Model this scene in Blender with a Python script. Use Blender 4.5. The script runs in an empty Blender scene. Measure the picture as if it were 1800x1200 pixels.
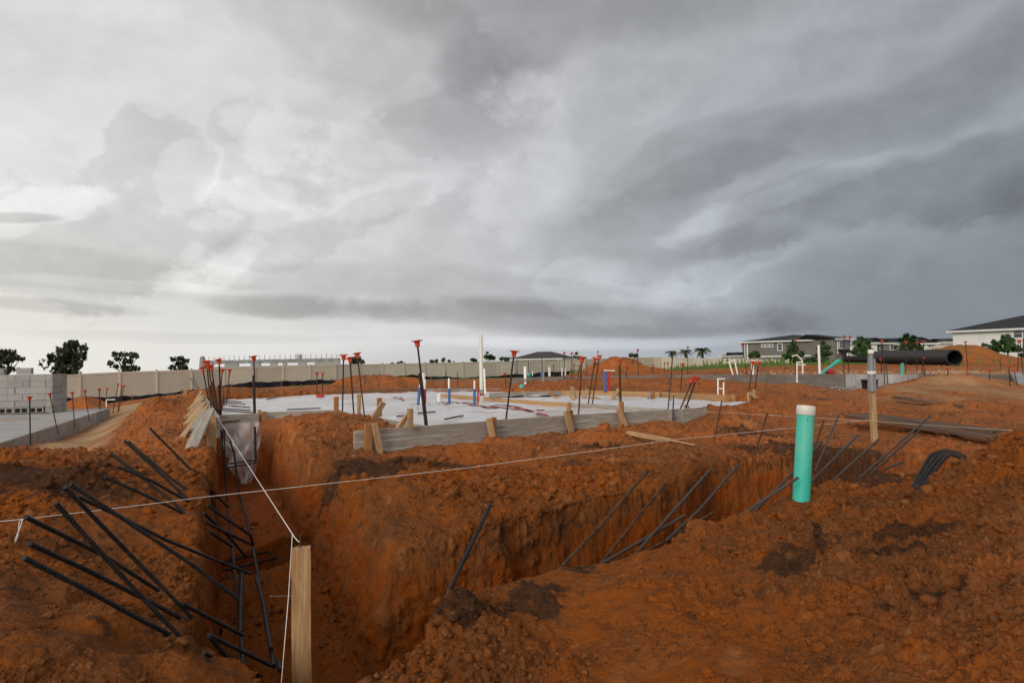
import bpy, math, random
import numpy as np
from mathutils import Vector, Matrix, geometry

random.seed(7)
RS = np.random.RandomState(11)
SC = bpy.context.scene
COL = SC.collection
F, CX, CY = 1200.0, 900.0, 600.0        # focal length and optical axis of the 1800 x 1200 photograph
ROLL, PITCH = math.atan(0.018), math.atan(38 / 1200)      # the photograph's horizon rises a little to the right


def ray(px, py):
    """x/y and z/y of the sight line through a photograph pixel (the eye is the origin, y the depth)"""
    dx_, dy_ = px - CX, py - CY
    a = dx_ * math.cos(ROLL) - dy_ * math.sin(ROLL)
    b = dx_ * math.sin(ROLL) + dy_ * math.cos(ROLL)
    yw = F * math.cos(PITCH) + b * math.sin(PITCH)
    return a / yw, (F * math.sin(PITCH) - b * math.cos(PITCH)) / yw


def P(px, py, Y):
    """the point at depth Y metres that the photograph shows at pixel (px, py)"""
    u, w = ray(px, py)
    return Vector((u * Y, Y, w * Y))


def G(px, py, z):
    """the point at height z that the photograph shows at pixel (px, py)"""
    u, w = ray(px, py)
    return Vector((u * z / w, z / w, z))


# ------------------------------------------------------------------ camera
cam = bpy.data.cameras.new('camera')
cam.sensor_width = 36.0
cam.lens = 24.0
cam.clip_start = 0.05
cam.clip_end = 9000.0
cam_o = bpy.data.objects.new('camera', cam)
COL.objects.link(cam_o)
cam_o.location = (0, 0, 0)
_rx = Matrix.Rotation(PITCH, 3, 'X')
_c, _s = math.cos(ROLL), math.sin(ROLL)
cam_o.rotation_euler = Matrix((_rx @ Vector((_c, 0, -_s)), _rx @ Vector((_s, 0, _c)), -(_rx @ Vector((0, 1, 0))))).transposed().to_euler()
SC.camera = cam_o
SC.view_settings.view_transform = 'Standard'
SC.view_settings.look = 'None'
SC.view_settings.exposure = 0.0
SC.view_settings.gamma = 1.0
SC.view_settings.use_curve_mapping = False

# ------------------------------------------------------------------ sky: Nishita above a storm-cloud deck
SUN_AZ, SUN_EL = math.radians(-152), math.radians(23)     # behind thin cloud, back over the left shoulder
world = bpy.data.worlds.new('World')
SC.world = world
world.use_nodes = True
NT = world.node_tree
NT.nodes.clear()


class X:
    """a float socket with arithmetic"""
    def __init__(self, s): self.s = s
    def __add__(a, b): return mth('ADD', a, b)
    def __radd__(a, b): return mth('ADD', b, a)
    def __sub__(a, b): return mth('SUBTRACT', a, b)
    def __rsub__(a, b): return mth('SUBTRACT', b, a)
    def __mul__(a, b): return mth('MULTIPLY', a, b)
    def __rmul__(a, b): return mth('MULTIPLY', b, a)
    def __truediv__(a, b): return mth('DIVIDE', a, b)
    def __rtruediv__(a, b): return mth('DIVIDE', b, a)


def mth(op, *args, nt=None, clamp=False):
    nt = nt or NT
    n = nt.nodes.new('ShaderNodeMath')
    n.operation = op
    n.use_clamp = clamp
    for i, a in enumerate(args):
        if isinstance(a, X): nt.links.new(a.s, n.inputs[i])
        else: n.inputs[i].default_value = a
    return X(n.outputs[0])


def smooth(v, lo, hi, a=0.0, b=1.0):
    n = NT.nodes.new('ShaderNodeMapRange')
    n.interpolation_type = 'SMOOTHSTEP'
    NT.links.new(v.s, n.inputs[0])
    n.inputs[1].default_value, n.inputs[2].default_value = lo, hi
    n.inputs[3].default_value, n.inputs[4].default_value = a, b
    return X(n.outputs[0])


tc = NT.nodes.new('ShaderNodeTexCoord')
sep = NT.nodes.new('ShaderNodeSeparateXYZ')
NT.links.new(tc.outputs['Generated'], sep.inputs[0])
dx, dy, dz = (X(sep.outputs[i]) for i in range(3))
AZ = mth('ARCTAN2', dx, dy) * 57.2958
EL = mth('ARCSINE', dz) * 57.2958


def noise(vec, scale, detail=6.0, rough=0.55, dist=0.0):
    n = NT.nodes.new('ShaderNodeTexNoise')
    n.noise_dimensions = '3D'
    NT.links.new(vec, n.inputs['Vector'])
    n.inputs['Scale'].default_value = scale
    n.inputs['Detail'].default_value = detail
    n.inputs['Roughness'].default_value = rough
    n.inputs['Distortion'].default_value = dist
    return n


def combine(x, y, z):
    n = NT.nodes.new('ShaderNodeCombineXYZ')
    for i, v in enumerate((x, y, z)):
        if isinstance(v, X): NT.links.new(v.s, n.inputs[i])
        else: n.inputs[i].default_value = v
    return n.outputs[0]


# the cloud deck as seen in perspective: coordinates on a flat layer far above the ground
inv = 1.0 / (mth('MAXIMUM', dz, 0.0) + 0.22)
deck = combine(dx * inv, dy * inv, dz * 1.2)
sph = combine(dx, dy, dz * 1.5)
wn = noise(sph, 2.6, 3.0, 0.5)
ws = NT.nodes.new('ShaderNodeSeparateColor')
NT.links.new(wn.outputs['Color'], ws.inputs[0])
WX = (X(ws.outputs[0]) - 0.5)
WY = (X(ws.outputs[1]) - 0.5)
AZw = AZ + WX * 22.0
ELw = EL + WY * 11.0
n_deck = X(noise(deck, 1.15, 3.5, 0.5, 0.2).outputs['Fac']) - 0.5
n_puff = X(noise(sph, 5.2, 9.0, 0.60, 0.1).outputs['Fac']) - 0.5
# the same puffs sampled a little towards the light: their difference is the relief the light draws on the clouds
off = combine(dx - 0.022, dy, dz * 1.5 + 0.028)
n_puff2 = X(noise(off, 5.2, 6.0, 0.54, 0.1).outputs['Fac']) - 0.5
relief = n_puff - n_puff2
n_bil = mth('ABSOLUTE', X(noise(sph, 8.5, 9.0, 0.66, 0.0).outputs['Fac']) - 0.5)
edge_noise = n_puff * 3.6 + n_deck * 1.2 + (0.10 - n_bil) * 3.2


def azel(px, py):
    u, w = ray(px, py)
    v = Vector((u, 1, w)).normalized()
    return math.degrees(math.atan2(v.x, v.y)), math.degrees(math.asin(v.z))


# value (display referred 0-1) of the clear gaps between clouds: bright towards the hidden sun, dark inland
V = smooth(AZ, -42, 42, 0.905, 0.635)
away = smooth(mth('ABSOLUTE', AZ), 70, 150)          # behind the camera the deck is thin and bright: the sun stands there
V = V * (1.0 - away) + away * 0.90
V = V - smooth(EL, 12, 60) * 0.06
V = V + n_deck * 0.07 * smooth(EL, 2, 14)

# cloud masses: centre (photo pixel), half width, half height, tilt, change of value, softness, raggedness
# each entry: change of value, softness, raggedness, [(centre x, centre y, half width, half height, tilt), ...]: lobes of one cloud run together
CL = [
    (-0.13, 0.9, 1.0, [(950, -70, 420, 130, 4), (1050, 10, 200, 70, -25)]),
    (-0.06, 0.5, 1.5, [(600, 60, 300, 110, 10), (680, 130, 230, 80, 18), (480, 40, 160, 70, 20)]),
    (-0.055, 0.40, 1.5, [(760, 235, 190, 62, -6), (650, 260, 110, 40, 0)]),
    (-0.07, 0.6, 1.4, [(1600, 190, 420, 70, -20), (1330, 290, 230, 55, -18), (1150, 330, 160, 50, -20), (1780, 130, 160, 60, -20)]),
    (-0.095, 0.55, 1.3, [(1470, 395, 330, 46, -17), (1700, 330, 240, 55, -12), (1320, 430, 120, 28, -8)]),
    (-0.055, 0.5, 1.5, [(1120, 395, 240, 44, -14), (1000, 420, 160, 40, -5), (1240, 440, 140, 26, -4)]),
    (-0.09, 0.9, 0.8, [(1720, 540, 460, 130, 0), (1780, 400, 200, 70, -8)]),
    (-0.115, 0.65, 0.8, [(1010, 560, 340, 30, 3), (720, 552, 260, 22, 4), (1130, 577, 260, 13, 2)]),
    (-0.06, 0.6, 1.3, [(770, 515, 250, 40, 2), (540, 535, 260, 20, 5), (930, 525, 170, 30, 0), (600, 495, 120, 28, -6)]),
    (-0.06, 0.20, 1.9, [(215, 395, 190, 100, 20), (270, 250, 110, 80, 35), (120, 430, 130, 60, 0), (370, 410, 110, 60, -10), (140, 290, 90, 50, -30)]),
    (-0.055, 0.6, 1.3, [(180, 472, 260, 30, 3), (60, 462, 160, 30, 0)]),
    (-0.045, 0.30, 2.2, [(535, 435, 70, 30, -8), (600, 410, 80, 26, -24), (665, 372, 80, 26, -28), (450, 440, 70, 26, -10)]),
    (-0.035, 0.25, 1.9, [(395, 190, 46, 40, 0), (520, 330, 60, 22, 6)]),
    (-0.12, 0.6, 0.8, [(35, 381, 70, 9, -4)]),
    (-0.08, 0.8, 0.6, [(90, 532, 190, 11, 3)]),
    (-0.04, 0.8, 0.5, [(380, 590, 260, 9, 2)]),
    (-0.035, 1.0, 1.0, [(80, 90, 420, 120, 8)]),
    # light breaking through
    (0.03, 0.4, 1.9, [(392, 388, 46, 16, -10), (352, 445, 30, 20, 0)]),
    (0.04, 0.25, 1.9, [(70, 350, 90, 40, -20), (330, 300, 60, 90, 20)]),
    (0.04, 0.3, 1.8, [(560, 250, 150, 60, 10), (470, 340, 90, 40, 0), (720, 330, 120, 40, -20)]),
    (0.05, 0.9, 1.2, [(40, 345, 130, 34, -6)]),
    (0.065, 0.5, 1.5, [(440, 474, 90, 32, -30), (350, 490, 60, 16, 0)]),
    (0.06, 0.7, 0.7, [(280, 501, 200, 9, 2)]),
    (0.03, 0.5, 1.7, [(900, 310, 90, 110, 30), (840, 400, 80, 60, 30), (960, 200, 50, 70, 20)]),
    (0.05, 0.5, 2.0, [(1090, 510, 150, 36, 6), (1010, 480, 70, 30, -10), (1180, 500, 90, 40, 0)]),
    (0.055, 0.4, 1.5, [(1390, 352, 160, 20, -18), (1240, 400, 90, 26, -10)]),
    (0.035, 0.4, 1.6, [(1300, 475, 170, 34, -6)]),
    (0.03, 1.0, 0.4, [(250, 600, 620, 42, 0)]),
    (0.075, 0.8, 0.25, [(1010, 604, 280, 11, 0)]),
    (0.03, 1.0, 0.3, [(700, 602, 240, 24, 0)]),
]
for (dv, soft, rag, lobes) in CL:
    dens = None
    for (px, py, hw, hh, tilt) in lobes:
        a0, e0 = azel(px, py)
        a1, e1 = azel(px + hw, py)
        _, e2 = azel(px, py - hh)
        A, B = max(abs(a1 - a0), 1e-3), max(abs(e2 - e0), 1e-3)
        c, s = math.cos(math.radians(tilt)), math.sin(math.radians(tilt))
        sharp = hh < 31
        ax = (AZ + WX * 9.0 if sharp else AZw) - a0
        ex = (EL + WY * 2.4 if sharp else ELw) - e0
        u = (ax * c - ex * s) * (1.0 / A)
        w = (ax * s + ex * c) * (1.0 / B)
        g = 1.0 - (u * u + w * w)
        dens = g if dens is None else mth('SMOOTH_MAX', dens, g, 0.7)
    q = dens + edge_noise * rag
    V = V + smooth(q, -soft, soft + 0.25, 0.0, dv)
V = V + relief * smooth(EL, 1.0, 8.0) * 0.20 + n_puff * smooth(EL, 0.5, 10.0) * 0.07 + (0.07 - n_bil) * smooth(EL, 1.0, 10.0) * 0.10
V = mth('MAXIMUM', V, 0.36)
lum = mth('POWER', V, 2.25)
lum = lum * smooth(EL, -9, -0.5, 0.55, 1.0)
# tint: warm cream low on the left, neutral above, blue slate low on the right
warm = smooth(AZ, -62, 8, 1.0, 0.0) * smooth(EL, -1, 19, 1.0, 0.0)
cool = smooth(AZ, -14, 36) * smooth(EL, 0, 34, 1.0, 0.30) * (1.0 - away)
Rc = lum * (1.0 + warm * 0.035 - cool * 0.105)
Gc = lum * (1.0 - warm * 0.015 - cool * 0.005)
Bc = lum * (1.02 - warm * 0.16 + cool * 0.125)
cc = NT.nodes.new('ShaderNodeCombineColor')
for i, v in enumerate((Rc, Gc, Bc)): NT.links.new(v.s, cc.inputs[i])
skyt = NT.nodes.new('ShaderNodeTexSky')
skyt.sky_type = 'NISHITA'
skyt.sun_disc = False
skyt.sun_elevation = SUN_EL
skyt.sun_rotation = SUN_AZ
skyt.air_density = 1.4
skyt.dust_density = 3.0
bg_s = NT.nodes.new('ShaderNodeBackground')
bg_s.inputs[1].default_value = 0.07
NT.links.new(skyt.outputs[0], bg_s.inputs[0])
bg_c = NT.nodes.new('ShaderNodeBackground')
bg_c.inputs[1].default_value = 1.0
NT.links.new(cc.outputs[0], bg_c.inputs[0])
mixs = NT.nodes.new('ShaderNodeMixShader')
mixs.inputs[0].default_value = 0.96                      # the deck covers nearly all of the blue
NT.links.new(bg_s.outputs[0], mixs.inputs[1])
NT.links.new(bg_c.outputs[0], mixs.inputs[2])
wout = NT.nodes.new('ShaderNodeOutputWorld')
NT.links.new(mixs.outputs[0], wout.inputs[0])
world.cycles.sampling_method = 'MANUAL'
world.cycles.sample_map_resolution = 512

sun = bpy.data.lights.new('sun', 'SUN')
sun.energy = 1.6
sun.angle = math.radians(24)
sun.color = (1.0, 0.93, 0.84)
sun_o = bpy.data.objects.new('sun', sun)
COL.objects.link(sun_o)
sd = Vector((math.sin(SUN_AZ) * math.cos(SUN_EL), math.cos(SUN_AZ) * math.cos(SUN_EL), math.sin(SUN_EL)))
sun_o.rotation_euler = sd.to_track_quat('Z', 'Y').to_euler()
sun_o.location = sd * 50


# ------------------------------------------------------------------ object helpers
def tag(o, label=None, cat=None, group=None, kind=None):
    if label: o['label'] = label
    if cat: o['category'] = cat
    if group: o['group'] = group
    if kind: o['kind'] = kind
    return o


def empty(name, loc, label, cat, group=None, rot=None):
    o = bpy.data.objects.new(name, None)
    COL.objects.link(o)
    o.empty_display_size = 0.1
    o.location = loc
    if rot: o.rotation_euler = rot
    return tag(o, label, cat, group)


class MB:
    """collects shapes; build() links them as one mesh object"""
    def __init__(self): self.v, self.f, self.s = [], [], []

    def add(self, vs, fs, sm=False):
        n = len(self.v)
        self.v.extend([tuple(p) for p in vs])
        self.f.extend([tuple(i + n for i in f) for f in fs])
        self.s.extend([sm] * len(fs))
        return self

    def box(self, lo, hi, M=None, ch=0.0):
        x0, y0, z0 = lo
        x1, y1, z1 = hi
        if ch <= 0:
            vs = [Vector((x, y, z)) for z in (z0, z1) for y in (y0, y1) for x in (x0, x1)]
            fs = [(0, 2, 3, 1), (4, 5, 7, 6), (0, 1, 5, 4), (2, 6, 7, 3), (0, 4, 6, 2), (1, 3, 7, 5)]
        else:                       # chamfered along all edges
            vs, idx = [], {}
            for iz, (z, sz) in enumerate(((z0, 1), (z1, -1))):
                for iy, (y, sy) in enumerate(((y0, 1), (y1, -1))):
                    for ix, (x, sx) in enumerate(((x0, 1), (x1, -1))):
                        for k in range(3):
                            p = [x + sx * ch, y + sy * ch, z + sz * ch]
                            p[k] = (x, y, z)[k]
                            idx[ix, iy, iz, k] = len(vs)
                            vs.append(Vector(p))
            I = lambda a, b, c, k: idx[a, b, c, k]
            fs = []
            for s_ in (0, 1):
                r = (lambda q: q) if s_ else (lambda q: q[::-1])
                fs.append(r((I(s_, 0, 0, 0), I(s_, 1, 0, 0), I(s_, 1, 1, 0), I(s_, 0, 1, 0))))
                fs.append(r((I(0, s_, 0, 1), I(0, s_, 1, 1), I(1, s_, 1, 1), I(1, s_, 0, 1))))
                fs.append(r((I(0, 0, s_, 2), I(1, 0, s_, 2), I(1, 1, s_, 2), I(0, 1, s_, 2))))
            for a in (0, 1):
                for b in (0, 1):
                    fs.append((I(0, a, b, 1), I(1, a, b, 1), I(1, a, b, 2), I(0, a, b, 2)))
                    fs.append((I(a, 0, b, 0), I(a, 1, b, 0), I(a, 1, b, 2), I(a, 0, b, 2)))
                    fs.append((I(a, b, 0, 0), I(a, b, 1, 0), I(a, b, 1, 1), I(a, b, 0, 1)))
                    for c in (0, 1):
                        fs.append((I(a, b, c, 0), I(a, b, c, 1), I(a, b, c, 2)))
        if M is not None: vs = [M @ v for v in vs]
        return self.add(vs, fs)

    def tube(self, pts, rad, n=8, caps=True, sm=True):
        pts = [Vector(p) for p in pts]
        rads = rad if isinstance(rad, (list, tuple)) else [rad] * len(pts)
        ref = None
        vs, fs = [], []
        for i, p in enumerate(pts):
            t = (pts[min(i + 1, len(pts) - 1)] - pts[max(i - 1, 0)]).normalized()
            if ref is None:
                ref = t.cross(Vector((0.13, 0.2, 1)))
                if ref.length < 1e-3: ref = t.cross(Vector((1, 0, 0)))
            a = (ref - t * ref.dot(t)).normalized()
            ref = a
            b = t.cross(a)
            for k in range(n):
                th = 2 * math.pi * k / n
                vs.append(p + (a * math.cos(th) + b * math.sin(th)) * rads[i])
        for i in range(len(pts) - 1):
            for k in range(n):
                k2 = (k + 1) % n
                fs.append((i * n + k, i * n + k2, (i + 1) * n + k2, (i + 1) * n + k))
        self.add(vs, fs, sm)
        if caps:
            m = len(vs) - n
            self.add(vs[:n], [tuple(range(n - 1, -1, -1))])
            self.add(vs[m:], [tuple(range(n))])
        return self

    def lathe(self, prof, n=16, M=None, sm=True):
        vs, fs = [], []
        for (r, z) in prof:
            for k in range(n):
                th = 2 * math.pi * k / n
                v = Vector((r * math.cos(th), r * math.sin(th), z))
                vs.append(M @ v if M is not None else v)
        for i in range(len(prof) - 1):
            for k in range(n):
                k2 = (k + 1) % n
                fs.append((i * n + k, i * n + k2, (i + 1) * n + k2, (i + 1) * n + k))
        return self.add(vs, fs, sm)

    def mesh(self, name, m):
        me = bpy.data.meshes.new(name)
        me.from_pydata(self.v, [], self.f)
        if any(self.s): me.polygons.foreach_set('use_smooth', self.s)
        me.materials.append(m)
        me.update()
        return me

    def build(self, name, m, parent=None, loc=(0, 0, 0)):
        """loc: world place of the vertices' origin"""
        return link(name, self.mesh(name, m), parent, Matrix.Translation(Vector(loc)))


def link(name, me, parent=None, mat4=None):
    """link a mesh; mat4 is its place in the world (things' Empties and part parents are only moved and turned)"""
    o = bpy.data.objects.new(name, me)
    COL.objects.link(o)
    mat4 = mat4 or Matrix.Identity(4)
    if parent is not None:
        o.parent = parent
        w = Matrix.Identity(4)
        q = parent
        while q is not None:
            w = q.matrix_basis @ w
            q = q.parent
        o.matrix_basis = w.inverted() @ mat4
    else:
        o.matrix_basis = mat4
    return o


def frame(A, B, up=Vector((0, 0, 1))):
    """matrix whose x runs from A to B, z as near UP as can be"""
    A, B = Vector(A), Vector(B)
    x = (B - A).normalized()
    y = Vector(up).cross(x)
    if y.length < 1e-4: y = Vector((0, 1, 0)).cross(x)
    y.normalize()
    z = x.cross(y)
    M = Matrix((x, y, z)).transposed().to_4x4()
    M.translation = A
    return M


# ------------------------------------------------------------------ materials
def pmat(name, c1, c2=None, scale=8.0, rough=0.7, bump=0.0, stretch=(1, 1, 1), detail=5.0, bscale=None, metal=0.0,
         spec=0.3, c3=None, s3=2.0, lo=0.35, hi=0.65, bdist=0.01, wear=None):
    m = bpy.data.materials.new(name)
    m.use_nodes = True
    nt = m.node_tree
    b = nt.nodes['Principled BSDF']
    b.inputs['Roughness'].default_value = rough
    b.inputs['Metallic'].default_value = metal
    b.inputs['Specular IOR Level'].default_value = spec
    b.inputs['Base Color'].default_value = (*c1, 1)
    if c2 is None and not bump: return m
    t = nt.nodes.new('ShaderNodeTexCoord')
    mp = nt.nodes.new('ShaderNodeMapping')
    mp.inputs['Scale'].default_value = stretch
    oi = nt.nodes.new('ShaderNodeObjectInfo')
    ad = nt.nodes.new('ShaderNodeVectorMath')
    ad.operation = 'MULTIPLY_ADD'
    nt.links.new(oi.outputs['Random'], ad.inputs[0])
    ad.inputs[1].default_value = (37.0, 19.0, 53.0)
    nt.links.new(t.outputs['Object'], ad.inputs[2])
    nt.links.new(ad.outputs[0], mp.inputs[0])

    def nz(sc, det):
        n = nt.nodes.new('ShaderNodeTexNoise')
        n.inputs['Scale'].default_value = sc
        n.inputs['Detail'].default_value = det
        n.inputs['Roughness'].default_value = 0.6
        nt.links.new(mp.outputs[0], n.inputs['Vector'])
        return n

    def rng(s, a, bb):
        r = nt.nodes.new('ShaderNodeMapRange')
        nt.links.new(s, r.inputs[0])
        r.inputs[1].default_value, r.inputs[2].default_value = a, bb
        return r.outputs[0]

    def mix(f, a, bcol):
        x = nt.nodes.new('ShaderNodeMix')
        x.data_type = 'RGBA'
        nt.links.new(f, x.inputs[0])
        for s, i in ((a, 6), (bcol, 7)):
            if isinstance(s, tuple): x.inputs[i].default_value = (*s, 1)
            else: nt.links.new(s, x.inputs[i])
        return x.outputs[2]
    if c2 is not None:
        col = mix(rng(nz(scale, detail).outputs['Fac'], lo, hi), c1, c2)
        if c3 is not None: col = mix(rng(nz(s3, 4.0).outputs['Fac'], 0.5, 0.68), col, c3)
        # each object a little lighter or darker than its neighbours
        hv = nt.nodes.new('ShaderNodeHueSaturation')
        nt.links.new(col, hv.inputs['Color'])
        r = nt.nodes.new('ShaderNodeMapRange')
        nt.links.new(oi.outputs['Random'], r.inputs[0])
        r.inputs[3].default_value, r.inputs[4].default_value = 0.86, 1.12
        nt.links.new(r.outputs[0], hv.inputs['Value'])
        nt.links.new(hv.outputs[0], b.inputs['Base Color'])
    if bump:
        bn = nt.nodes.new('ShaderNodeBump')
        bn.inputs['Strength'].default_value = bump
        bn.inputs['Distance'].default_value = bdist
        nt.links.new(nz(bscale or scale * 2, 6.0).outputs['Fac'], bn.inputs['Height'])
        nt.links.new(bn.outputs[0], b.inputs['Normal'])
    return m


M_STEEL = pmat('dark steel bar', (0.010, 0.011, 0.013), (0.027, 0.026, 0.026), 60, 0.62, 0.25, spec=0.25, c3=(0.055, 0.028, 0.014), s3=9)
M_STEELG = pmat('grey weathered bar', (0.045, 0.043, 0.042), (0.085, 0.075, 0.068), 60, 0.65, 0.25, spec=0.25, c3=(0.10, 0.05, 0.025), s3=9)
M_RUST = pmat('rusted steel bar', (0.035, 0.022, 0.016), (0.13, 0.055, 0.022), 25, 0.8, 0.25, spec=0.2)
M_CAP = pmat('orange red plastic', (0.62, 0.075, 0.025), (0.52, 0.055, 0.02), 10, 0.45, c3=(0.5, 0.13, 0.06), s3=16)
M_WOOD = pmat('pale pine', (0.50, 0.33, 0.165), (0.36, 0.21, 0.095), 14, 0.75, 0.35, stretch=(0.9, 9, 9), c3=(0.28, 0.15, 0.07), s3=4, bdist=0.004)
M_WOODO = pmat('orange pine', (0.40, 0.19, 0.07), (0.27, 0.115, 0.042), 14, 0.75, 0.35, stretch=(0.9, 9, 9), bdist=0.004)
M_FORM = pmat('weathered grey form board', (0.34, 0.295, 0.24), (0.21, 0.175, 0.138), 10, 0.85, 0.5, stretch=(0.7, 10, 10),
              c3=(0.42, 0.39, 0.34), s3=3.0, bdist=0.006)
M_FORMB = pmat('brown form board', (0.22, 0.13, 0.07), (0.14, 0.08, 0.042), 10, 0.85, 0.5, stretch=(0.7, 10, 10), bdist=0.006)
M_YELLOW = pmat('yellow pine form board', (0.46, 0.28, 0.125), (0.36, 0.2, 0.085), 10, 0.8, 0.4, stretch=(0.5, 9, 9), c3=(0.27, 0.16, 0.08), s3=2.0, bdist=0.005)
M_PLANK = pmat('muddy grey plank', (0.115, 0.070, 0.044), (0.065, 0.038, 0.023), 9, 0.9, 0.6, stretch=(0.6, 9, 9), c3=(0.24, 0.11, 0.045), s3=2.5, bdist=0.008)
M_CONC = pmat('concrete', (0.40, 0.385, 0.365), (0.31, 0.295, 0.275), 2.2, 0.85, 0.3, c3=(0.33, 0.22, 0.13), s3=0.55, bdist=0.01)
M_CONCD = pmat('dark damp concrete', (0.175, 0.155, 0.135), (0.125, 0.105, 0.088), 2.5, 0.9, 0.35, stretch=(1, 1, 3), c3=(0.21, 0.19, 0.17), s3=1.2)
M_CONCL = pmat('pale patched concrete', (0.30, 0.295, 0.29), (0.20, 0.19, 0.18), 3.2, 0.9, 0.4, c3=(0.40, 0.395, 0.385), s3=1.6)
M_BLOCK = pmat('grey concrete block', (0.38, 0.36, 0.335), (0.30, 0.285, 0.265), 22, 0.95, 0.6, bdist=0.004)
M_PVC = pmat('white pvc', (0.76, 0.73, 0.66), (0.70, 0.66, 0.58), 6, 0.4)
M_PVCG = pmat('grey pvc conduit', (0.25, 0.25, 0.255), (0.21, 0.21, 0.215), 5, 0.5)
M_TEAL = pmat('teal sewer pipe', (0.055, 0.50, 0.385), (0.045, 0.44, 0.335), 3.5, 0.42, c3=(0.12, 0.50, 0.37), s3=2.0)
M_BLUE = pmat('blue pipe sleeve', (0.04, 0.13, 0.36), (0.03, 0.10, 0.29), 8, 0.5)
M_RED = pmat('red plastic', (0.45, 0.02, 0.025), (0.36, 0.016, 0.02), 8, 0.5)
M_BLACK = pmat('black plastic', (0.010, 0.010, 0.011), (0.016, 0.016, 0.018), 8, 0.55, spec=0.35)
M_SILT = pmat('black woven fabric', (0.010, 0.010, 0.013), (0.022, 0.021, 0.023), 3, 0.85, 0.4, spec=0.15, bdist=0.03)
M_VINYL = pmat('tan vinyl', (0.57, 0.50, 0.395), (0.53, 0.465, 0.365), 1.0, 0.55)
M_STRING = pmat('white nylon string', (0.80, 0.74, 0.66), (0.7, 0.62, 0.52), 40, 0.7)
M_NAIL = pmat('rusty nail', (0.10, 0.06, 0.04), (0.16, 0.08, 0.045), 90, 0.6, metal=0.5)
M_SHEET = pmat('white vapour barrier film', (0.74, 0.71, 0.715), (0.63, 0.595, 0.59), 3.0, 0.32, 0.8, stretch=(1, 1, 1), c3=(0.52, 0.42, 0.35), s3=0.9,
               bscale=9, bdist=0.02, spec=0.5)
M_TREE = pmat('dark oak leaves', (0.036, 0.050, 0.024), (0.070, 0.082, 0.045), 0.35, 0.8, spec=0.15)
M_SHRUB = pmat('shrub leaves', (0.030, 0.062, 0.020), (0.062, 0.105, 0.034), 0.6, 0.7, spec=0.2)
M_PALM = pmat('palm fronds', (0.040, 0.060, 0.028), (0.075, 0.095, 0.045), 0.5, 0.7, spec=0.2)
M_GRASS = pmat('weeds and grass', (0.062, 0.125, 0.022), (0.125, 0.19, 0.045), 0.25, 0.8, spec=0.15, c3=(0.19, 0.17, 0.07), s3=0.12)
M_BARK = pmat('grey bark', (0.07, 0.06, 0.05), (0.04, 0.033, 0.028), 4, 0.95, 0.4)
M_ROOF = pmat('charcoal shingle', (0.022, 0.022, 0.024), (0.034, 0.033, 0.035), 1.5, 0.9)
M_ROOFB = pmat('brown shingle', (0.055, 0.045, 0.042), (0.075, 0.06, 0.055), 1.5, 0.9)
M_GREYW = pmat('taupe siding', (0.19, 0.17, 0.156), (0.172, 0.152, 0.14), 0.6, 0.8)
M_WHITEW = pmat('white siding', (0.70, 0.68, 0.65), (0.64, 0.62, 0.59), 0.5, 0.8)
M_BEIGEW = pmat('beige siding', (0.52, 0.47, 0.42), (0.47, 0.42, 0.38), 0.5, 0.8)
M_BLUEW = pmat('pale blue siding', (0.42, 0.47, 0.52), (0.38, 0.43, 0.48), 0.5, 0.8)
M_TRIM = pmat('white trim', (0.76, 0.75, 0.72), (0.72, 0.7, 0.67), 1.0, 0.6)
M_GLASS = pmat('dark window glass', (0.035, 0.045, 0.055), (0.06, 0.07, 0.08), 0.4, 0.12, spec=0.6)

# ------------------------------------------------------------------ numpy noise
def _h(ix, iy, iz):
    h = (ix.astype(np.uint32) * np.uint32(374761393) + iy.astype(np.uint32) * np.uint32(668265263) + iz.astype(np.uint32) * np.uint32(2147483647 - 5381 * 7))
    h = (h ^ (h >> np.uint32(13))) * np.uint32(1274126177)
    return h ^ (h >> np.uint32(16))


_G = RS.normal(size=(256, 3)).astype(np.float32)
_G /= np.linalg.norm(_G, axis=1, keepdims=True)


def perlin(x, y, z):
    x, y, z = (np.asarray(a, np.float32) for a in (x, y, z))
    xi, yi, zi = np.floor(x), np.floor(y), np.floor(z)
    fx, fy, fz = x - xi, y - yi, z - zi
    xi, yi, zi = (a.astype(np.int32) for a in (xi, yi, zi))
    u, v, w = (f * f * f * (f * (f * 6 - 15) + 10) for f in (fx, fy, fz))
    out = 0
    for i in (0, 1):
        for j in (0, 1):
            for k in (0, 1):
                g = _G[_h(xi + i, yi + j, zi + k) & np.uint32(255)]
                d = g[..., 0] * (fx - i) + g[..., 1] * (fy - j) + g[..., 2] * (fz - k)
                out = out + d * (u if i else 1 - u) * (v if j else 1 - v) * (w if k else 1 - w)
    return out * 1.4


def fbm(x, y, z, octv=4, gain=0.5):
    s, a = 0, 1.0
    for o in range(octv):
        s = s + a * perlin(x * 2 ** o + 7.3 * o, y * 2 ** o + 3.1 * o, z * 2 ** o)
        a *= gain
    return s


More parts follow.
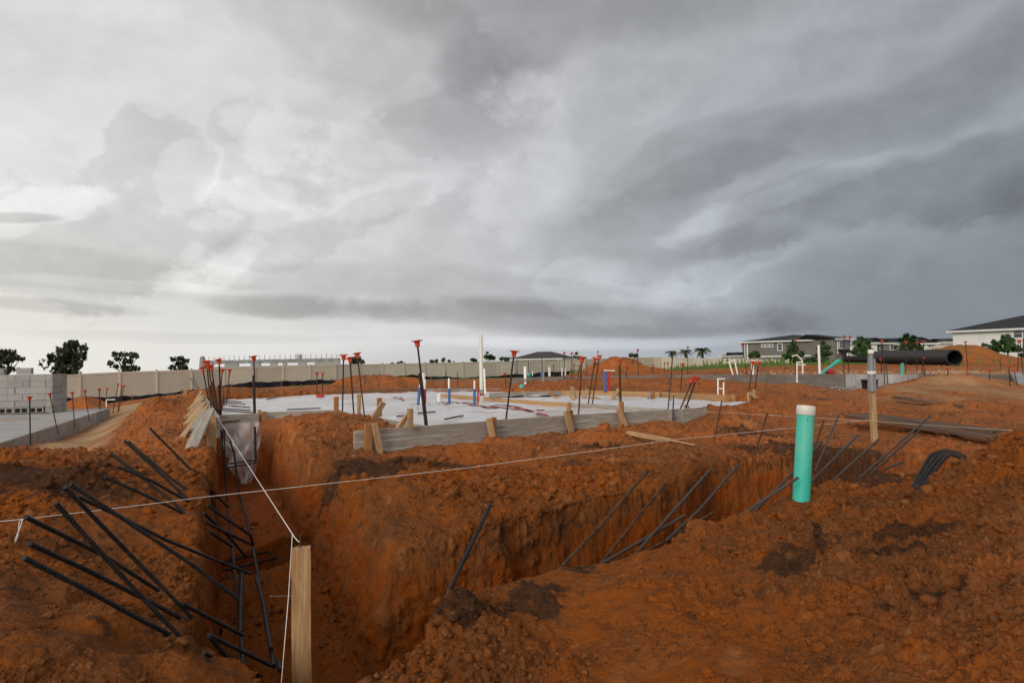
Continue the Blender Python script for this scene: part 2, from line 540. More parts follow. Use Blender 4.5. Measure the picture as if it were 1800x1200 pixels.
def clods(x, y, cell, presence, seed):
    """domed crumbs scattered one to a cell; returns height (in cells) and the crumb's own random number"""
    gx, gy = x / cell, y / cell
    xi, yi = np.floor(gx).astype(np.int32), np.floor(gy).astype(np.int32)
    best = np.zeros_like(gx, dtype=np.float32)
    rnd = np.zeros_like(best)
    for i in (-1, 0, 1):
        for j in (-1, 0, 1):
            h = _h(xi + i, yi + j, np.full_like(xi, seed))
            r1 = (h & np.uint32(1023)).astype(np.float32) / 1023
            r2 = ((h >> np.uint32(10)) & np.uint32(1023)).astype(np.float32) / 1023
            r3 = ((h >> np.uint32(20)) & np.uint32(1023)).astype(np.float32) / 1023
            rad = np.where(r3 < presence, 0.28 + 0.42 * (r3 / presence), 0.0)
            ex, ey = gx - (xi + i + r1), gy - (yi + j + r2)
            el = 0.6 + 0.8 * ((r1 * 7.7) % 1)                    # oval, not round
            d2 = (ex * el) ** 2 + (ey / el) ** 2 + 0.25 * ex * ey * (r2 - 0.5)
            hh = np.sqrt(np.maximum(rad * rad - d2, 0)).astype(np.float32)
            m = hh > best
            best = np.where(m, hh, best)
            rnd = np.where(m, (r2 * 3.3 + r3) % 1, rnd)
    return best, rnd


# ------------------------------------------------------------------ the lie of the land: photo pixel + depth of points on it
CT = """
0 1200 1.9|200 1200 2.0|350 1200 2.1|540 1205 2.25|700 1200 2.3|900 1200 2.3|1100 1200 2.25|1300 1200 2.1|1500 1200 1.95|1800 1200 1.75
900 1750 1.2|500 1750 1.15|1300 1700 1.15|0 1700 1.1|1800 1650 1.05|900 3100 .55|0 2900 .55|1800 2900 .55
560 1140 2.5|640 1110 2.65|780 1060 2.9|900 1040 3.05|1050 985 3.5|1130 955 3.8|1200 918 4.2|1290 890 4.6|1400 872 4.8|1460 850 5.1
900 1110 2.65|1200 1000 3.2|1300 950 3.6|1412 900 4.35|1500 880 4.3|1090 1060 2.75|1400 1010 3.0
1800 780 4.2|1700 832 4.0|1600 905 3.8|1610 882 4.5|1655 860 4.4|1800 900 3.2|1650 1000 2.8|1550 1050 2.6|1800 1050 2.3|1400 1090 2.5|1900 770 4.2
1800 828 6|1700 800 7|1640 862 5.2|1560 850 5.6
1500 790 7.4|1600 750 9.8|1750 770 8.4|1650 790 7.4|1700 708 15|1800 682 20|1500 686 21.5|1300 674 22|1400 690 17|1250 720 11|1250 760 8.8|1200 735 10|1350 745 10|1450 715 13|1600 715 14|1800 735 11
1180 690 17|1200 675 20|1050 675 20|950 678 19.5|1100 690 15|1000 690 16|1600 676 21|1700 672 21
1300 656 27|1300 649 40|1300 645 55|1300 641 70|1500 645 36|1650 643 35|1750 643 38|1800 646 33|1500 640 60|1700 633 60|1800 633 60|1000 663 30|1150 657 34|1000 664 26|1150 660 27
700 830 5.9|900 800 7.2|700 812 6.7|1100 770 8.4|905 920 4.15|1010 895 4.5|1130 870 4.95|1300 830 5.9|1330 800 6.8|1200 800 6.9|1000 840 5.7|800 870 5.0|700 930 4.1|620 850 5.5|560 790 7|480 760 8.5|560 742 8.8|610 736 9.1
620 1000 3.5|680 1030 3.3
350 1100 2.6|200 1000 3.1|0 1000 2.7|0 900 4|200 900 4.2|330 905 4.25|330 1000 3.2|0 830 5.2|0 799 6.4|100 803 6.5|200 808 6.6|300 834 5.9|350 800 7.4|360 820 6.2|100 1090 2.4|-150 800 6.4
0 812 12.6|100 785 14|200 742 19.6|240 722 23.5|150 778 14.6|190 775 13.2|220 770 12.2|250 745 13|300 713 14|330 700 15|335 762 10|270 770 9.6|300 790 8.6|335 690 17|200 800 10|120 815 11|330 795 7.6
300 704 30|200 713 36|100 719 40|0 727 42|140 714 46|300 694 50|450 682 54|600 673 60|800 665 70|940 663 78|1150 655 94
500 690 24|740 684 30|850 682 25|900 680 24|700 678 40|450 690 22|400 688 27|1000 664 45|600 692 22
640 684 24|740 684 24|600 678 45|800 670 50|900 650 160|1400 641 120|1750 634 95|0 676 120|400 662 130|1200 644 130|900 648 300|0 667 300|1800 632 300|900 646 900|0 662 900|1800 630 900
"""
cps = np.array([[float(q) for q in c.split()] for ln in CT.strip().split('\n') for c in ln.split('|')])
_ry = np.array([ray(a_, b_) for a_, b_, _ in cps])
cu, cv, cz = _ry[:, 0], np.log(cps[:, 2]) * 0.55, _ry[:, 1] * cps[:, 2]
_KC = 0.05


def kern(du, dv): return np.sqrt(du * du + dv * dv + _KC * _KC)


# slopes are fitted on z scaled by depth, so that near and far points weigh alike
zs = cz / cps[:, 2]
n_ = len(cu)
Am = np.zeros((n_ + 3, n_ + 3))
Am[:n_, :n_] = -kern(cu[:, None] - cu[None], cv[:, None] - cv[None]) + np.eye(n_) * -0.004
Am[:n_, n_] = Am[n_, :n_] = 1
Am[:n_, n_ + 1] = Am[n_ + 1, :n_] = cu
Am[:n_, n_ + 2] = Am[n_ + 2, :n_] = cv
wts = np.linalg.solve(Am, np.concatenate([zs, [0, 0, 0]]))
GU, GV = np.linspace(-0.95, 0.95, 320), np.linspace(math.log(0.5) * 0.55, math.log(1000) * 0.55, 420)
uu, vv = np.meshgrid(GU, GV, indexing='ij')
gz = wts[n_] + wts[n_ + 1] * uu + wts[n_ + 2] * vv
for i in range(n_): gz = gz - wts[i] * kern(uu - cu[i], vv - cv[i])
gz = gz.astype(np.float32)


def lut(u, v):
    fu = np.clip((u - GU[0]) / (GU[-1] - GU[0]) * (len(GU) - 1), 0, len(GU) - 1.001)
    fv = np.clip((v - GV[0]) / (GV[-1] - GV[0]) * (len(GV) - 1), 0, len(GV) - 1.001)
    i, j = fu.astype(np.int32), fv.astype(np.int32)
    a, b = (fu - i).astype(np.float32), (fv - j).astype(np.float32)
    return (gz[i, j] * (1 - a) + gz[i + 1, j] * a) * (1 - b) + (gz[i, j + 1] * (1 - a) + gz[i + 1, j + 1] * a) * b


def base_z(x, y):
    """height of the undug land; the sector in view goes on to the sides and round behind"""
    r = np.hypot(x, y)
    az = np.arctan2(x, y)
    front = np.abs(az) < math.atan(0.93)
    u = np.where(front, np.tan(np.where(front, az, 0)), np.sign(az) * 0.93)
    Y = np.where(front, y, r * math.cos(math.atan(0.93)))
    Y = np.maximum(Y, 0.5)
    z = lut(u, np.log(Y) * 0.55) * np.minimum(Y, 1000)
    back = np.clip((np.abs(az) - 1.0) / 1.2, 0, 1)
    return z * (1 - back) + back * np.where(r < 3, -1.2, -1.35)


# heaps: photo pixel of the top, depth, half width across, half depth, height
HEAPS = [
    (620, 726, 8.7, .55, .35, .07), (665, 735, 8.2, .30, .3, .06), (575, 745, 8.2, .5, .4, .03),
    (725, 793, 6.45, .22, .2, .08), (826, 765, 6.95, .26, .2, .13), (880, 772, 7.2, .32, .22, .07), (908, 762, 7.35, .25, .2, .12), (950, 775, 7.6, .3, .2, .03),
    (1045, 742, 8.2, .32, .25, .12), (1075, 757, 8.0, .3, .25, .06), (1135, 735, 8.7, .32, .25, .11), (1170, 752, 8.8, .3, .3, .07),
    (1400, 684, 15, 1.1, .9, .30), (1330, 700, 13, .9, .7, .14), (1265, 722, 10.5, .6, .5, .13),
    (645, 664, 25, .95, 1.0, .30), (715, 664, 25, .85, .9, .28), (545, 684, 22, .8, .6, .15), (685, 668, 25.5, 1.2, 1.0, .12), (605, 674, 25, .8, .8, .14), (760, 672, 25, .7, .7, .10),
    (1082, 627, 33, 1.35, 1.6, .62), (1058, 636, 33, 1.1, 1.5, .16), (1118, 640, 33, 1.4, 1.5, .22),
    (1690, 597, 47, 2.3, 3.0, .85), (1655, 612, 47, 2.8, 3, .38), (1740, 617, 46, 3.5, 3, .16), (1780, 626, 44, 3.5, 3, .1),
    (1655, 646, 25.5, .8, .7, .22), (1680, 648, 25.5, .7, .6, .16),
    (1665, 666, 20.9, 1.3, .6, .16), (1735, 672, 20.6, 1.2, .6, .12), (1620, 672, 20.9, .7, .4, .08),
    (1000, 668, 20, .9, .6, .12), (1110, 664, 20, 1.0, .6, .14), (1200, 664, 20, .9, .6, .12), (930, 668, 19.5, .8, .5, .10),
    (148, 702, 36, .85, .9, .62), (118, 706, 36.5, .8, .8, .25), (290, 694, 40, 2.2, 1.0, .14),
    (300, 716, 13.5, .5, .6, .05), (235, 748, 12.5, .6, .7, .12), (275, 725, 14.2, .5, .6, .06), (300, 770, 8.8, .5, .5, .12), (285, 735, 10.8, .6, .6, .12), (285, 712, 14, .4, .6, .14), (256, 729, 13, .45, .6, .18), (216, 755, 12, .45, .6, .16), (185, 776, 11.4, .4, .5, .12),
    (1500, 712, 13, .8, .5, .12), (1620, 703, 15.5, 1.0, .6, .15), (1725, 712, 13.5, .9, .5, .15), (1300, 735, 9.5, .5, .4, .10), (1700, 737, 11.2, .7, .4, .10), (1450, 700, 17, .9, .6, .12), (1560, 693, 18, 1.0, .6, .14),
    (60, 800, 6.2, .5, .25, .03), (180, 806, 6.1, .4, .25, .03), (30, 850, 4.7, .5, .35, .10), (170, 830, 5.2, .6, .3, .07),
    (120, 1080, 2.35, .25, .14, .06), (60, 1160, 2.05, .2, .14, .06), (260, 1090, 2.4, .16, .12, .05), (300, 1180, 2.1, .2, .1, .05),
    (940, 1025, 2.95, .10, .09, .075), (790, 1070, 2.75, .16, .12, .05), (860, 1090, 2.65, .12, .1, .045), (880, 1130, 2.5, .14, .1, .04),
    (1390, 1005, 2.95, .25, .2, .07), (1540, 985, 2.85, .3, .25, .08), (1380, 875, 4.55, .22, .2, .08),
    (700, 870, 4.9, .45, .22, .09), (760, 880, 4.7, .3, .2, .10), (880, 850, 5.4, .4, .25, .10), (1050, 800, 7.0, .4, .25, .09), (960, 870, 4.9, .35, .2, .06),
]
HEAPS = [(P(px, py, Y).x, Y, a, b, h) for (px, py, Y, a, b, h) in HEAPS]

# trenches: x, y, half width along a line; floor; steepness of the sides
TR_A = [(-0.85, 2.75, .34), (-1.2, 3.6, .36), (-1.72, 4.9, .36), (-2.35, 6.3, .35), (-3.05, 8.0, .34), (-3.62, 9.15, .32)]
TR_B = [(-0.95, 2.95, .30), (-0.25, 3.52, .31), (0.35, 3.93, .33), (1.0, 4.48, .35), (1.75, 5.14, .39), (2.35, 5.85, .60), (3.2, 6.35, .50), (4.3, 6.95, .30)]
PIT = [(-2.15, 5.75, .30), (-1.98, 6.15, .30)]


def seg_dist(x, y, line):
    best = np.full(x.shape, 1e9, np.float32)
    for (x0, y0, w0), (x1, y1, w1) in zip(line[:-1], line[1:]):
        ex, ey = x1 - x0, y1 - y0
        t = np.clip(((x - x0) * ex + (y - y0) * ey) / (ex * ex + ey * ey), 0, 1)
        d = np.hypot(x - x0 - t * ex, y - y0 - t * ey) - (w0 + t * (w1 - w0))
        best = np.minimum(best, d)
    return best


def inside(x, y, poly, pad=0.0):
    """signed-ish distance: positive inside the polygon"""
    n = len(poly)
    c = np.zeros(x.shape, bool)
    dmin = np.full(x.shape, 1e9)
    for i in range(n):
        (x0, y0), (x1, y1) = poly[i], poly[(i + 1) % n]
        if y0 != y1:
            k = ((y0 > y) != (y1 > y)) & (x < (x1 - x0) * (y - y0) / (y1 - y0) + x0)
            c ^= k
        ex, ey = x1 - x0, y1 - y0
        t = np.clip(((x - x0) * ex + (y - y0) * ey) / (ex * ex + ey * ey), 0, 1)
        dmin = np.minimum(dmin, np.hypot(x - x0 - t * ex, y - y0 - t * ey))
    return np.where(c, dmin, -dmin)


TOPZ = -0.68                       # top of the form boards of the near house; the string lines run near this level


def gxy(*pp, z=TOPZ): return [tuple(G(px, py, z)[:2]) for px, py in pp]


SLAB = gxy((388, 730), (455, 725.3), (592, 721), (747, 747.3), (868, 738.3), (1003, 729), (1180, 719.3), (776, 692), (862, 691), (986, 687.5), (960, 683.5), (740, 683.5), (560, 689), (393, 698))
RECESS = gxy((1186, 719.5), (1316, 696), (1045, 684.6), (986, 685), (862, 691), (776, 692))
RECESS_PAD = gxy((1186, 719.5), (1325, 694.5), (1045, 682.6), (986, 683.5), (862, 691), (776, 692))
LEFT_TOP = -1.30
LEFT_SLAB = gxy((0, 778), (192, 717), z=LEFT_TOP)
_e = Vector(LEFT_SLAB[1]) - Vector(LEFT_SLAB[0])
_n = Vector((-_e.y, _e.x)).normalized()
_q0 = Vector(LEFT_SLAB[0]) - _e * 0.25
LEFT_SLAB = [tuple(_q0), LEFT_SLAB[1], tuple(Vector(LEFT_SLAB[1]) + _n * 13), tuple(_q0 + _n * 13)]


def macro(x, y):
    x = x.astype(np.float32)
    y = y.astype(np.float32)
    z = base_z(x, y).astype(np.float32)
    for (hx, hy, a, b, h) in HEAPS:
        near = (np.abs(x - hx) < 2.6 * a) & (np.abs(y - hy) < 2.6 * b)
        if near.any():
            xn, yn = x[near], y[near]
            k1, k2 = 1.1 / a, 2.6 / a
            xw = xn + (perlin(xn * k1 + hx, yn * k1, xn * 0) * 0.55 + perlin(xn * k2, yn * k2 + hy, xn * 0) * 0.22) * a
            yw = yn + (perlin(xn * k1 + 31, yn * k1 + hx, xn * 0) * 0.55 + perlin(xn * k2 + 17, yn * k2, xn * 0) * 0.22) * b
            q = ((xw - hx) / a) ** 2 + ((yw - hy) / b) ** 2
            z[near] += (h * np.exp(-q * 0.9)).astype(np.float32)
    r = np.hypot(x, y)
    m = (r < 14.5) & (y > 1.5)
    xm, ym, zm = x[m], y[m], z[m]
    wob = (perlin(xm * 2.3, ym * 2.3, xm * 0) * 0.06 + perlin(xm * 7, ym * 7, xm * 0 + 5) * 0.010)
    dA = seg_dist(xm, ym, TR_A) + wob
    dB = seg_dist(xm, ym, TR_B) + wob * 0.8
    dP = seg_dist(xm, ym, PIT) + wob * 0.5
    fl = -1.60 + perlin(xm * 3, ym * 3, xm * 0 + 9) * 0.035

    def cut(zz, d, floor, k, rnd):
        wall = floor + np.maximum(d, 0) * k
        # rounded shoulder where the wall meets the surface
        t = np.clip((d - 0.0) / rnd, 0, 1)
        return np.where(d > 0, np.minimum(zz - (1 - t) ** 2 * 0.06, wall), np.minimum(zz, floor))
    # the right-hand side of the long trench is battered back, its left side is upright
    side = np.interp(ym, [p[1] for p in TR_A], [p[0] for p in TR_A])
    kA = np.where(xm > side, np.where(ym < 6.5, 3.2, 8.0), 9.0)
    zm = cut(zm, dA, fl, kA, 0.22)
    # right of a clean vertical corner the far side was cut back further and dead straight
    far_ = (-(xm - 0.05) * .62 + (ym - 3.62) * .78) > 0
    tt = (xm - 0.02) * .78 + (ym - 4.0) * .62
    back = far_ & (tt > 0)
    dB = np.where(back, dB - wob * 0.55 - 0.09, np.where(far_ & (tt > -1.0), dB + 0.10, dB))
    zm = cut(zm, dB, fl + np.clip((xm - 2.3) * .35, 0, .38), np.where(back, 14.0, np.where(far_ & (tt > -1.2), 3.2, 9.0)), np.where(back, 0.07, 0.16))
    zm = cut(zm, dP, fl - 0.26, 9.0, 0.05)
    z[m] = zm
    # levelled house pad and the older slab on the left
    m = (np.abs(x) < 12) & (y > 6) & (y < 24)
    s = np.maximum(inside(x[m], y[m], SLAB), inside(x[m], y[m], RECESS_PAD))
    dt = seg_dist(x[m], y[m], TR_A)
    pad = np.where(s > 0, -0.90, np.minimum(z[m], -0.72 + np.maximum(-s, 0) * 0.5))
    z[m] = np.where((s > 0) & (dt > 0.1), np.where(s > 0.02, -0.90, z[m]), np.where((s > -0.6), np.minimum(z[m], pad), z[m]))
    m = (x < -8) & (y > 10) & (y < 30)
    s = inside(x[m], y[m], LEFT_SLAB)
    z[m] = np.where(s > -0.3, np.minimum(z[m], LEFT_TOP - 0.2), z[m])
    # the trench that the neighbour's wall stands in front of
    return z


# ------------------------------------------------------------------ ground sheet: columns by bearing, rows closer where the eye sees them stretched
px_cols = np.arange(-150, 1951, 2.05)
az_in = np.arctan((px_cols - CX) / F)
az_out = np.linspace(az_in[-1], az_in[0] + 2 * math.pi, 74)[1:-1]
AZc = np.concatenate([az_in, az_out])
NC, NR, NS = len(AZc), 1000, 1350
rs = np.geomspace(0.32, 130.0, NS)
sx = np.sin(AZc)[:, None] * rs[None]
sy = np.cos(AZc)[:, None] * rs[None]
sz = macro(sx.ravel(), sy.ravel()).reshape(NC, NS)
dr, dzz = np.diff(rs)[None], np.diff(sz, axis=1)
rm = 0.5 * (rs[1:] + rs[:-1])[None]
zm = 0.5 * (sz[:, 1:] + sz[:, :-1])
dth = np.abs(rm * dzz - zm * dr) / (rm * rm + zm * zm)
dth = dth + np.where(rm < 10, 0.70, np.where(rm < 30, 0.22, 0.10)) * np.hypot(dr, dzz) / rm
w_near = np.where(rm < 1.5, 0.25, 1.0)
gk = np.exp(-0.5 * (np.arange(-30, 31) / 11.0) ** 2)
gk /= gk.sum()
ext = np.concatenate([dth[-30:], dth, dth[:30]])
dth = sum(g * ext[i:i + NC] for i, g in enumerate(gk))        # neighbouring columns share their row spacing
cum = np.concatenate([np.zeros((NC, 1)), np.cumsum(dth * w_near, axis=1)], axis=1)
R = np.empty((NC, NR))
Z = np.empty((NC, NR))
for c in range(NC):
    t = np.linspace(0, cum[c, -1], NR)
    R[c] = np.interp(t, cum[c], rs)
    Z[c] = np.interp(t, cum[c], sz[c])
GX, GY, GZ = np.sin(AZc)[:, None] * R, np.cos(AZc)[:, None] * R, Z
# normals of the smooth shape
x, y, z = (a.ravel().astype(np.float32) for a in (GX, GY, GZ))
r = np.hypot(x, y)
_e = np.maximum(0.006 * r, 0.012).astype(np.float32)
_sx, _sy = x / r, y / r
g_r = np.gradient(GZ, axis=1) / np.maximum(np.gradient(R, axis=1), 1e-5)
g_t = (macro(x - _sy * _e, y + _sx * _e) - macro(x + _sy * _e, y - _sx * _e)) / (2 * _e)
g_r, g_t = np.clip(g_r.ravel(), -8, 8), np.clip(g_t, -8, 8)
nn = np.stack([-(g_r * _sx - g_t * _sy), -(g_r * _sy + g_t * _sx), np.ones_like(x)], -1).astype(np.float32)
nn /= np.linalg.norm(nn, axis=1, keepdims=True)
flat = np.clip(nn[:, 2], 0, 1) ** 1.5
slabm = np.maximum(inside(x, y, SLAB), inside(x, y, RECESS_PAD))
inpad = np.clip(slabm * 8 + 0.2, 0, 1)
# the bare sand strip beside the old slab
PATH = [tuple(P(*q)[:2]) for q in ((-40, 800, 11.5), (192, 722, 23.3), (185, 716, 30), (215, 706, 35), (330, 695, 36), (320, 698, 26), (255, 712, 22), (215, 740, 17), (165, 775, 13.5), (140, 790, 11.5), (230, 797, 10), (150, 800, 9.6))]
sand = np.clip(inside(x, y, PATH) * 1.1 + 0.35 + fbm(x * 0.9, y * 0.9, x * 0, 4) * 0.7, 0, 1)
# dry pale sand lies about on the far right and behind the far wall
_zone = np.clip((x - .30 * y - 1.0) / 3, 0, 1) * np.clip((y - 12) / 6, 0, 1) * np.clip((34 - y) / 8, 0, 1)
sand = np.maximum(sand, np.clip(_zone * (.42 + fbm(x * .5 + 7, y * .5, x * 0, 4) * .8), 0, .75))
trd = np.minimum(seg_dist(x, y, TR_A), seg_dist(x, y, TR_B))
intr = np.clip(0.5 - trd * 6, 0, 1) * (z < -1.45)
rough = np.clip(0.55 + fbm(x * 0.8 + 3, y * 0.8, z, 3) * 1.5, 0.10, 1.2)
rough = rough + 0.45 * np.clip((x - 0.6) * 1.5, 0, 1) * np.clip((4.6 - y) * 1.2, 0, 1) + .25 * np.clip((y - 4.5), 0, 1) * np.clip(9.5 - y, 0, 1)
rough = rough + .5 * np.clip((-3.5 - x), 0, 1) * np.clip(y - 8, 0, 1) * np.clip(18 - y, 0, 1)
rough = rough * (1 - sand * 0.9) * (1 - inpad * 0.9)
wallm = np.clip(1.25 - flat * 1.6, 0, 1) * np.clip((0.55 - trd) * 6, 0, 1)
far = np.clip((r - 14) / 25, 0, 1)
# broad lumps
amp = (1 - sand * 0.7) * (1 - inpad) * (1 - intr * 0.6)
d = (fbm(x * 1.4, y * 1.4, z * 1.4, 3) * 0.045 + fbm(x * 4.2 + 9, y * 4.2, z * 4.2, 3) * 0.022) * amp
rid = 1 - np.abs(fbm(x * 2.6 + 20, y * 2.6, z * 2.6, 3)) * 1.6
d += np.clip(rid, -0.5, 1) * 0.020 * amp * (1 - wallm)
d += fbm(x * 0.35, y * 0.35, z * 0, 3) * 0.10 * far * (1 - sand) * (r < 45)
rowd = np.gradient(R, axis=1).ravel().astype(np.float32)
fine = fbm(x * 16, y * 16, z * 16, 4, 0.6)
fine *= np.clip(0.10 / np.maximum(rowd, .01), 0.15, 1)
d += fine * (0.010 * rough + 0.004 + 0.002 * sand) * (1 - inpad)
# tool marks and washed streaks down the cut faces
d += wallm * (perlin(x * 9, y * 9, z * 4) * 0.005 + perlin(x * 3, y * 3, z * 6 + 4) * 0.010 + fine * .004)
ck = np.zeros_like(x)
for cell, pres, seed, lift, cut_r in ((0.24, .06, 1, .42, 99), (0.13, .16, 6, .48, 40), (0.075, .30, 2, .58, 30), (0.040, .55, 3, .85, 16), (0.021, .76, 4, 1.0, 7.5), (0.0115, .75, 8, 1.0, 4.2)):
    m = (r < cut_r)
    cx_ = x[m] + perlin(x[m] / cell * .7, y[m] / cell * .7, z[m]) * cell * 0.30
    cy_ = y[m] + perlin(x[m] / cell * .7 + 40, y[m] / cell * .7, z[m]) * cell * 0.30
    h, rn = clods(cx_, cy_, cell, pres, seed)
    field = np.clip(rough[m] * 1.7 - 0.22 + perlin(x[m] * 3.1 + seed * 5, y[m] * 3.1, z[m]) * 0.9, 0, 1)
    fade = np.clip((cell / np.maximum(rowd[m], .004) - 1.6) / 2.2, 0, 1)
    facet = 0.62 + 0.75 * np.abs(perlin(x[m] / cell * 1.7, y[m] / cell * 1.7, z[m] / cell * 1.7))
    hh = 1.15 * facet * fade * h * cell * lift * field * np.sqrt(flat[m]) * (1 - intr[m] * .5)
    d[m] += hh + fine[m] * hh * 0.35
    ck[m] = np.where(h * field > 0.05, rn, ck[m])
x2, y2, z2 = x + nn[:, 0] * d, y + nn[:, 1] * d, z + nn[:, 2] * d
ins = slabm > 0.0
z2 = np.where(ins & (trd > 0.1), np.minimum(z2, -0.87), z2)
lsm = inside(x2, y2, LEFT_SLAB)
z2 = np.where(lsm > -0.02, np.minimum(z2, LEFT_TOP - 0.12), z2)

# colour masks (what the soil is, not how it is lit): sand, dark humus, crumb number
HUM = [(700, 800, 6.2, .7, .28), (790, 812, 6.3, .4, .2), (640, 830, 5.8, .4, .2), (950, 1040, 2.95, .14, .13), (930, 1060, 2.85, .15, .10), (790, 1085, 2.72, .22, .10),
       (1385, 1022, 2.9, .17, .08), (1545, 960, 2.95, .2, .14), (1600, 915, 3.3, .2, .15), (1330, 760, 8.6, .5, .25), (1050, 802, 7.0, .25, .12), (1420, 790, 7.2, .8, .4),
       (1490, 790, 7.0, .6, .4), (1225, 822, 6.4, .1, .08), (1660, 1030, 2.4, .2, .05), (1640, 800, 6.5, .8, .5), (240, 820, 5.6, .7, .2), (60, 860, 4.6, .6, .3), (1010, 990, 3.35, .12, .03)]
hum = np.zeros_like(x)
wx, wy = x + perlin(x * 6, y * 6, z) * 0.12, y + perlin(x * 6 + 9, y * 6, z) * 0.12
for (px, py, Y, a, b) in HUM:
    hx, hy = P(px, py, Y).x, Y
    m = (np.abs(x - hx) < a * 2 + .3) & (np.abs(y - hy) < b * 2 + .3)
    q = ((wx[m] - hx) / a) ** 2 + ((wy[m] - hy) / b) ** 2
    hum[m] = np.maximum(hum[m], np.clip(1.5 - q + fine[m] * 0.9, 0, 1) * 0.85)
hum += np.clip(fbm(x * 1.1 + 50, y * 1.1, z * 2, 4) * 1.3 - 0.42, 0, 0.6)
# the old topsoil shows as a dark seam in the upper part of the cuts
seam = np.clip((wallm - .55) * 3, 0, 1) * (x > -.35) * np.clip(1 - np.abs((z + 1.05) + perlin(x * 2, y * 2, z * 0) * 0.07) / 0.11, 0, 1) * (r < 9)
hum = np.clip(np.maximum(hum, seam * 0.45), 0, 1) * (1 - sand)
fresh = np.clip(wallm * (z < -1.12) * 1.1 + intr, 0, 1) * (r < 12)

ring_r = [170.0, 260.0, 450.0, 900.0, 2200.0, 7000.0]
V = [np.stack([x2, y2, z2], -1).reshape(NC, NR, 3)]
for rr in ring_r:
    xr, yr = np.sin(AZc) * rr, np.cos(AZc) * rr
    zr = base_z(xr, yr) if rr < 950 else np.full(NC, -rr * 0.0062)
    V.append(np.stack([xr, yr, zr], -1)[:, None])
V = np.concatenate(V, 1)
NRT = NR + len(ring_r)
me = bpy.data.meshes.new('ground')
verts = np.concatenate([V.reshape(-1, 3), [[0, 0, -1.3]]]).astype(np.float32)
ci, ri = np.meshgrid(np.arange(NC), np.arange(NRT - 1), indexing='ij')
c2 = (ci + 1) % NC
quads = np.stack([ci * NRT + ri, ci * NRT + ri + 1, c2 * NRT + ri + 1, c2 * NRT + ri], -1).reshape(-1, 4).astype(np.int32)
cap = np.stack([np.full(NC, NC * NRT), np.arange(NC) * NRT, ((np.arange(NC) + 1) % NC) * NRT], -1).astype(np.int32)
me.vertices.add(len(verts))
me.vertices.foreach_set('co', verts.ravel())
nl = quads.size + cap.size
me.loops.add(nl)
me.loops.foreach_set('vertex_index', np.concatenate([quads.ravel(), cap.ravel()]))
me.polygons.add(len(quads) + len(cap))
me.polygons.foreach_set('loop_start', np.concatenate([np.arange(len(quads)) * 4, quads.size + np.arange(len(cap)) * 3]).astype(np.int32))
me.polygons.foreach_set('use_smooth', np.ones(len(quads) + len(cap), bool))
me.update(calc_edges=True)
me.validate()


def attr(name, arr, fill=0.0):
    full = np.full((NC, NRT), fill, np.float32)
    full[:, :NR] = arr.reshape(NC, NR)
    at = me.attributes.new(name, 'FLOAT', 'POINT')
    at.data.foreach_set('value', np.concatenate([full.ravel(), [fill]]).astype(np.float32))


attr('sand', sand * (1 - np.clip((r - 40) / 10, 0, 1)))
attr('humus', hum)
attr('crumb', ck)
attr('fresh', fresh)
damp = np.clip(1.25 - np.maximum(trd, 0) * .28 + fbm(x * .8 + 12, y * .8, z, 4) * .55, 0, 1) * np.clip((8.5 - y) / 2.5, 0, 1) * np.clip((9.5 - r) / 3, 0, 1)
attr('damp', damp)
grassy = np.clip((r - 52) / 12, 0, 1) * (y > 0)
attr('turf', grassy, 1.0)


def ground_z(px_, py_):
    """height of the finished ground near a place"""
    return float(macro(np.array([px_]), np.array([py_]))[0])


# soil material
m = bpy.data.materials.new('red clay soil')
m.use_nodes = True
nt = m.node_tree
bs = nt.nodes['Principled BSDF']
bs.inputs['Roughness'].default_value = 0.95
bs.inputs['Specular IOR Level'].default_value = 0.12
t = nt.nodes.new('ShaderNodeTexCoord')


def tn(scale, det, rough=0.6, off=0.0):
    n = nt.nodes.new('ShaderNodeTexNoise')
    n.inputs['Scale'].default_value = scale
    n.inputs['Detail'].default_value = det
    n.inputs['Roughness'].default_value = rough
    mp = nt.nodes.new('ShaderNodeMapping')
    mp.inputs['Location'].default_value = (off, off * 0.7, off * 1.3)
    nt.links.new(t.outputs['Object'], mp.inputs[0])
    nt.links.new(mp.outputs[0], n.inputs['Vector'])
    return n.outputs['Fac']


def mr(s, a, b, c=0.0, d_=1.0):
    n = nt.nodes.new('ShaderNodeMapRange')
    nt.links.new(s, n.inputs[0])
    for i, q in enumerate((a, b, c, d_)): n.inputs[i + 1].default_value = q
    return n.outputs[0]


def mx(f, a, b):
    n = nt.nodes.new('ShaderNodeMix')
    n.data_type = 'RGBA'
    if isinstance(f, float): n.inputs[0].default_value = f
    else: nt.links.new(f, n.inputs[0])
    for s, i in ((a, 6), (b, 7)):
        if isinstance(s, tuple): n.inputs[i].default_value = (*s, 1)
        else: nt.links.new(s, n.inputs[i])
    return n.outputs[2]


def at(name):
    n = nt.nodes.new('ShaderNodeAttribute')
    n.attribute_name = name
    return n.outputs['Fac']


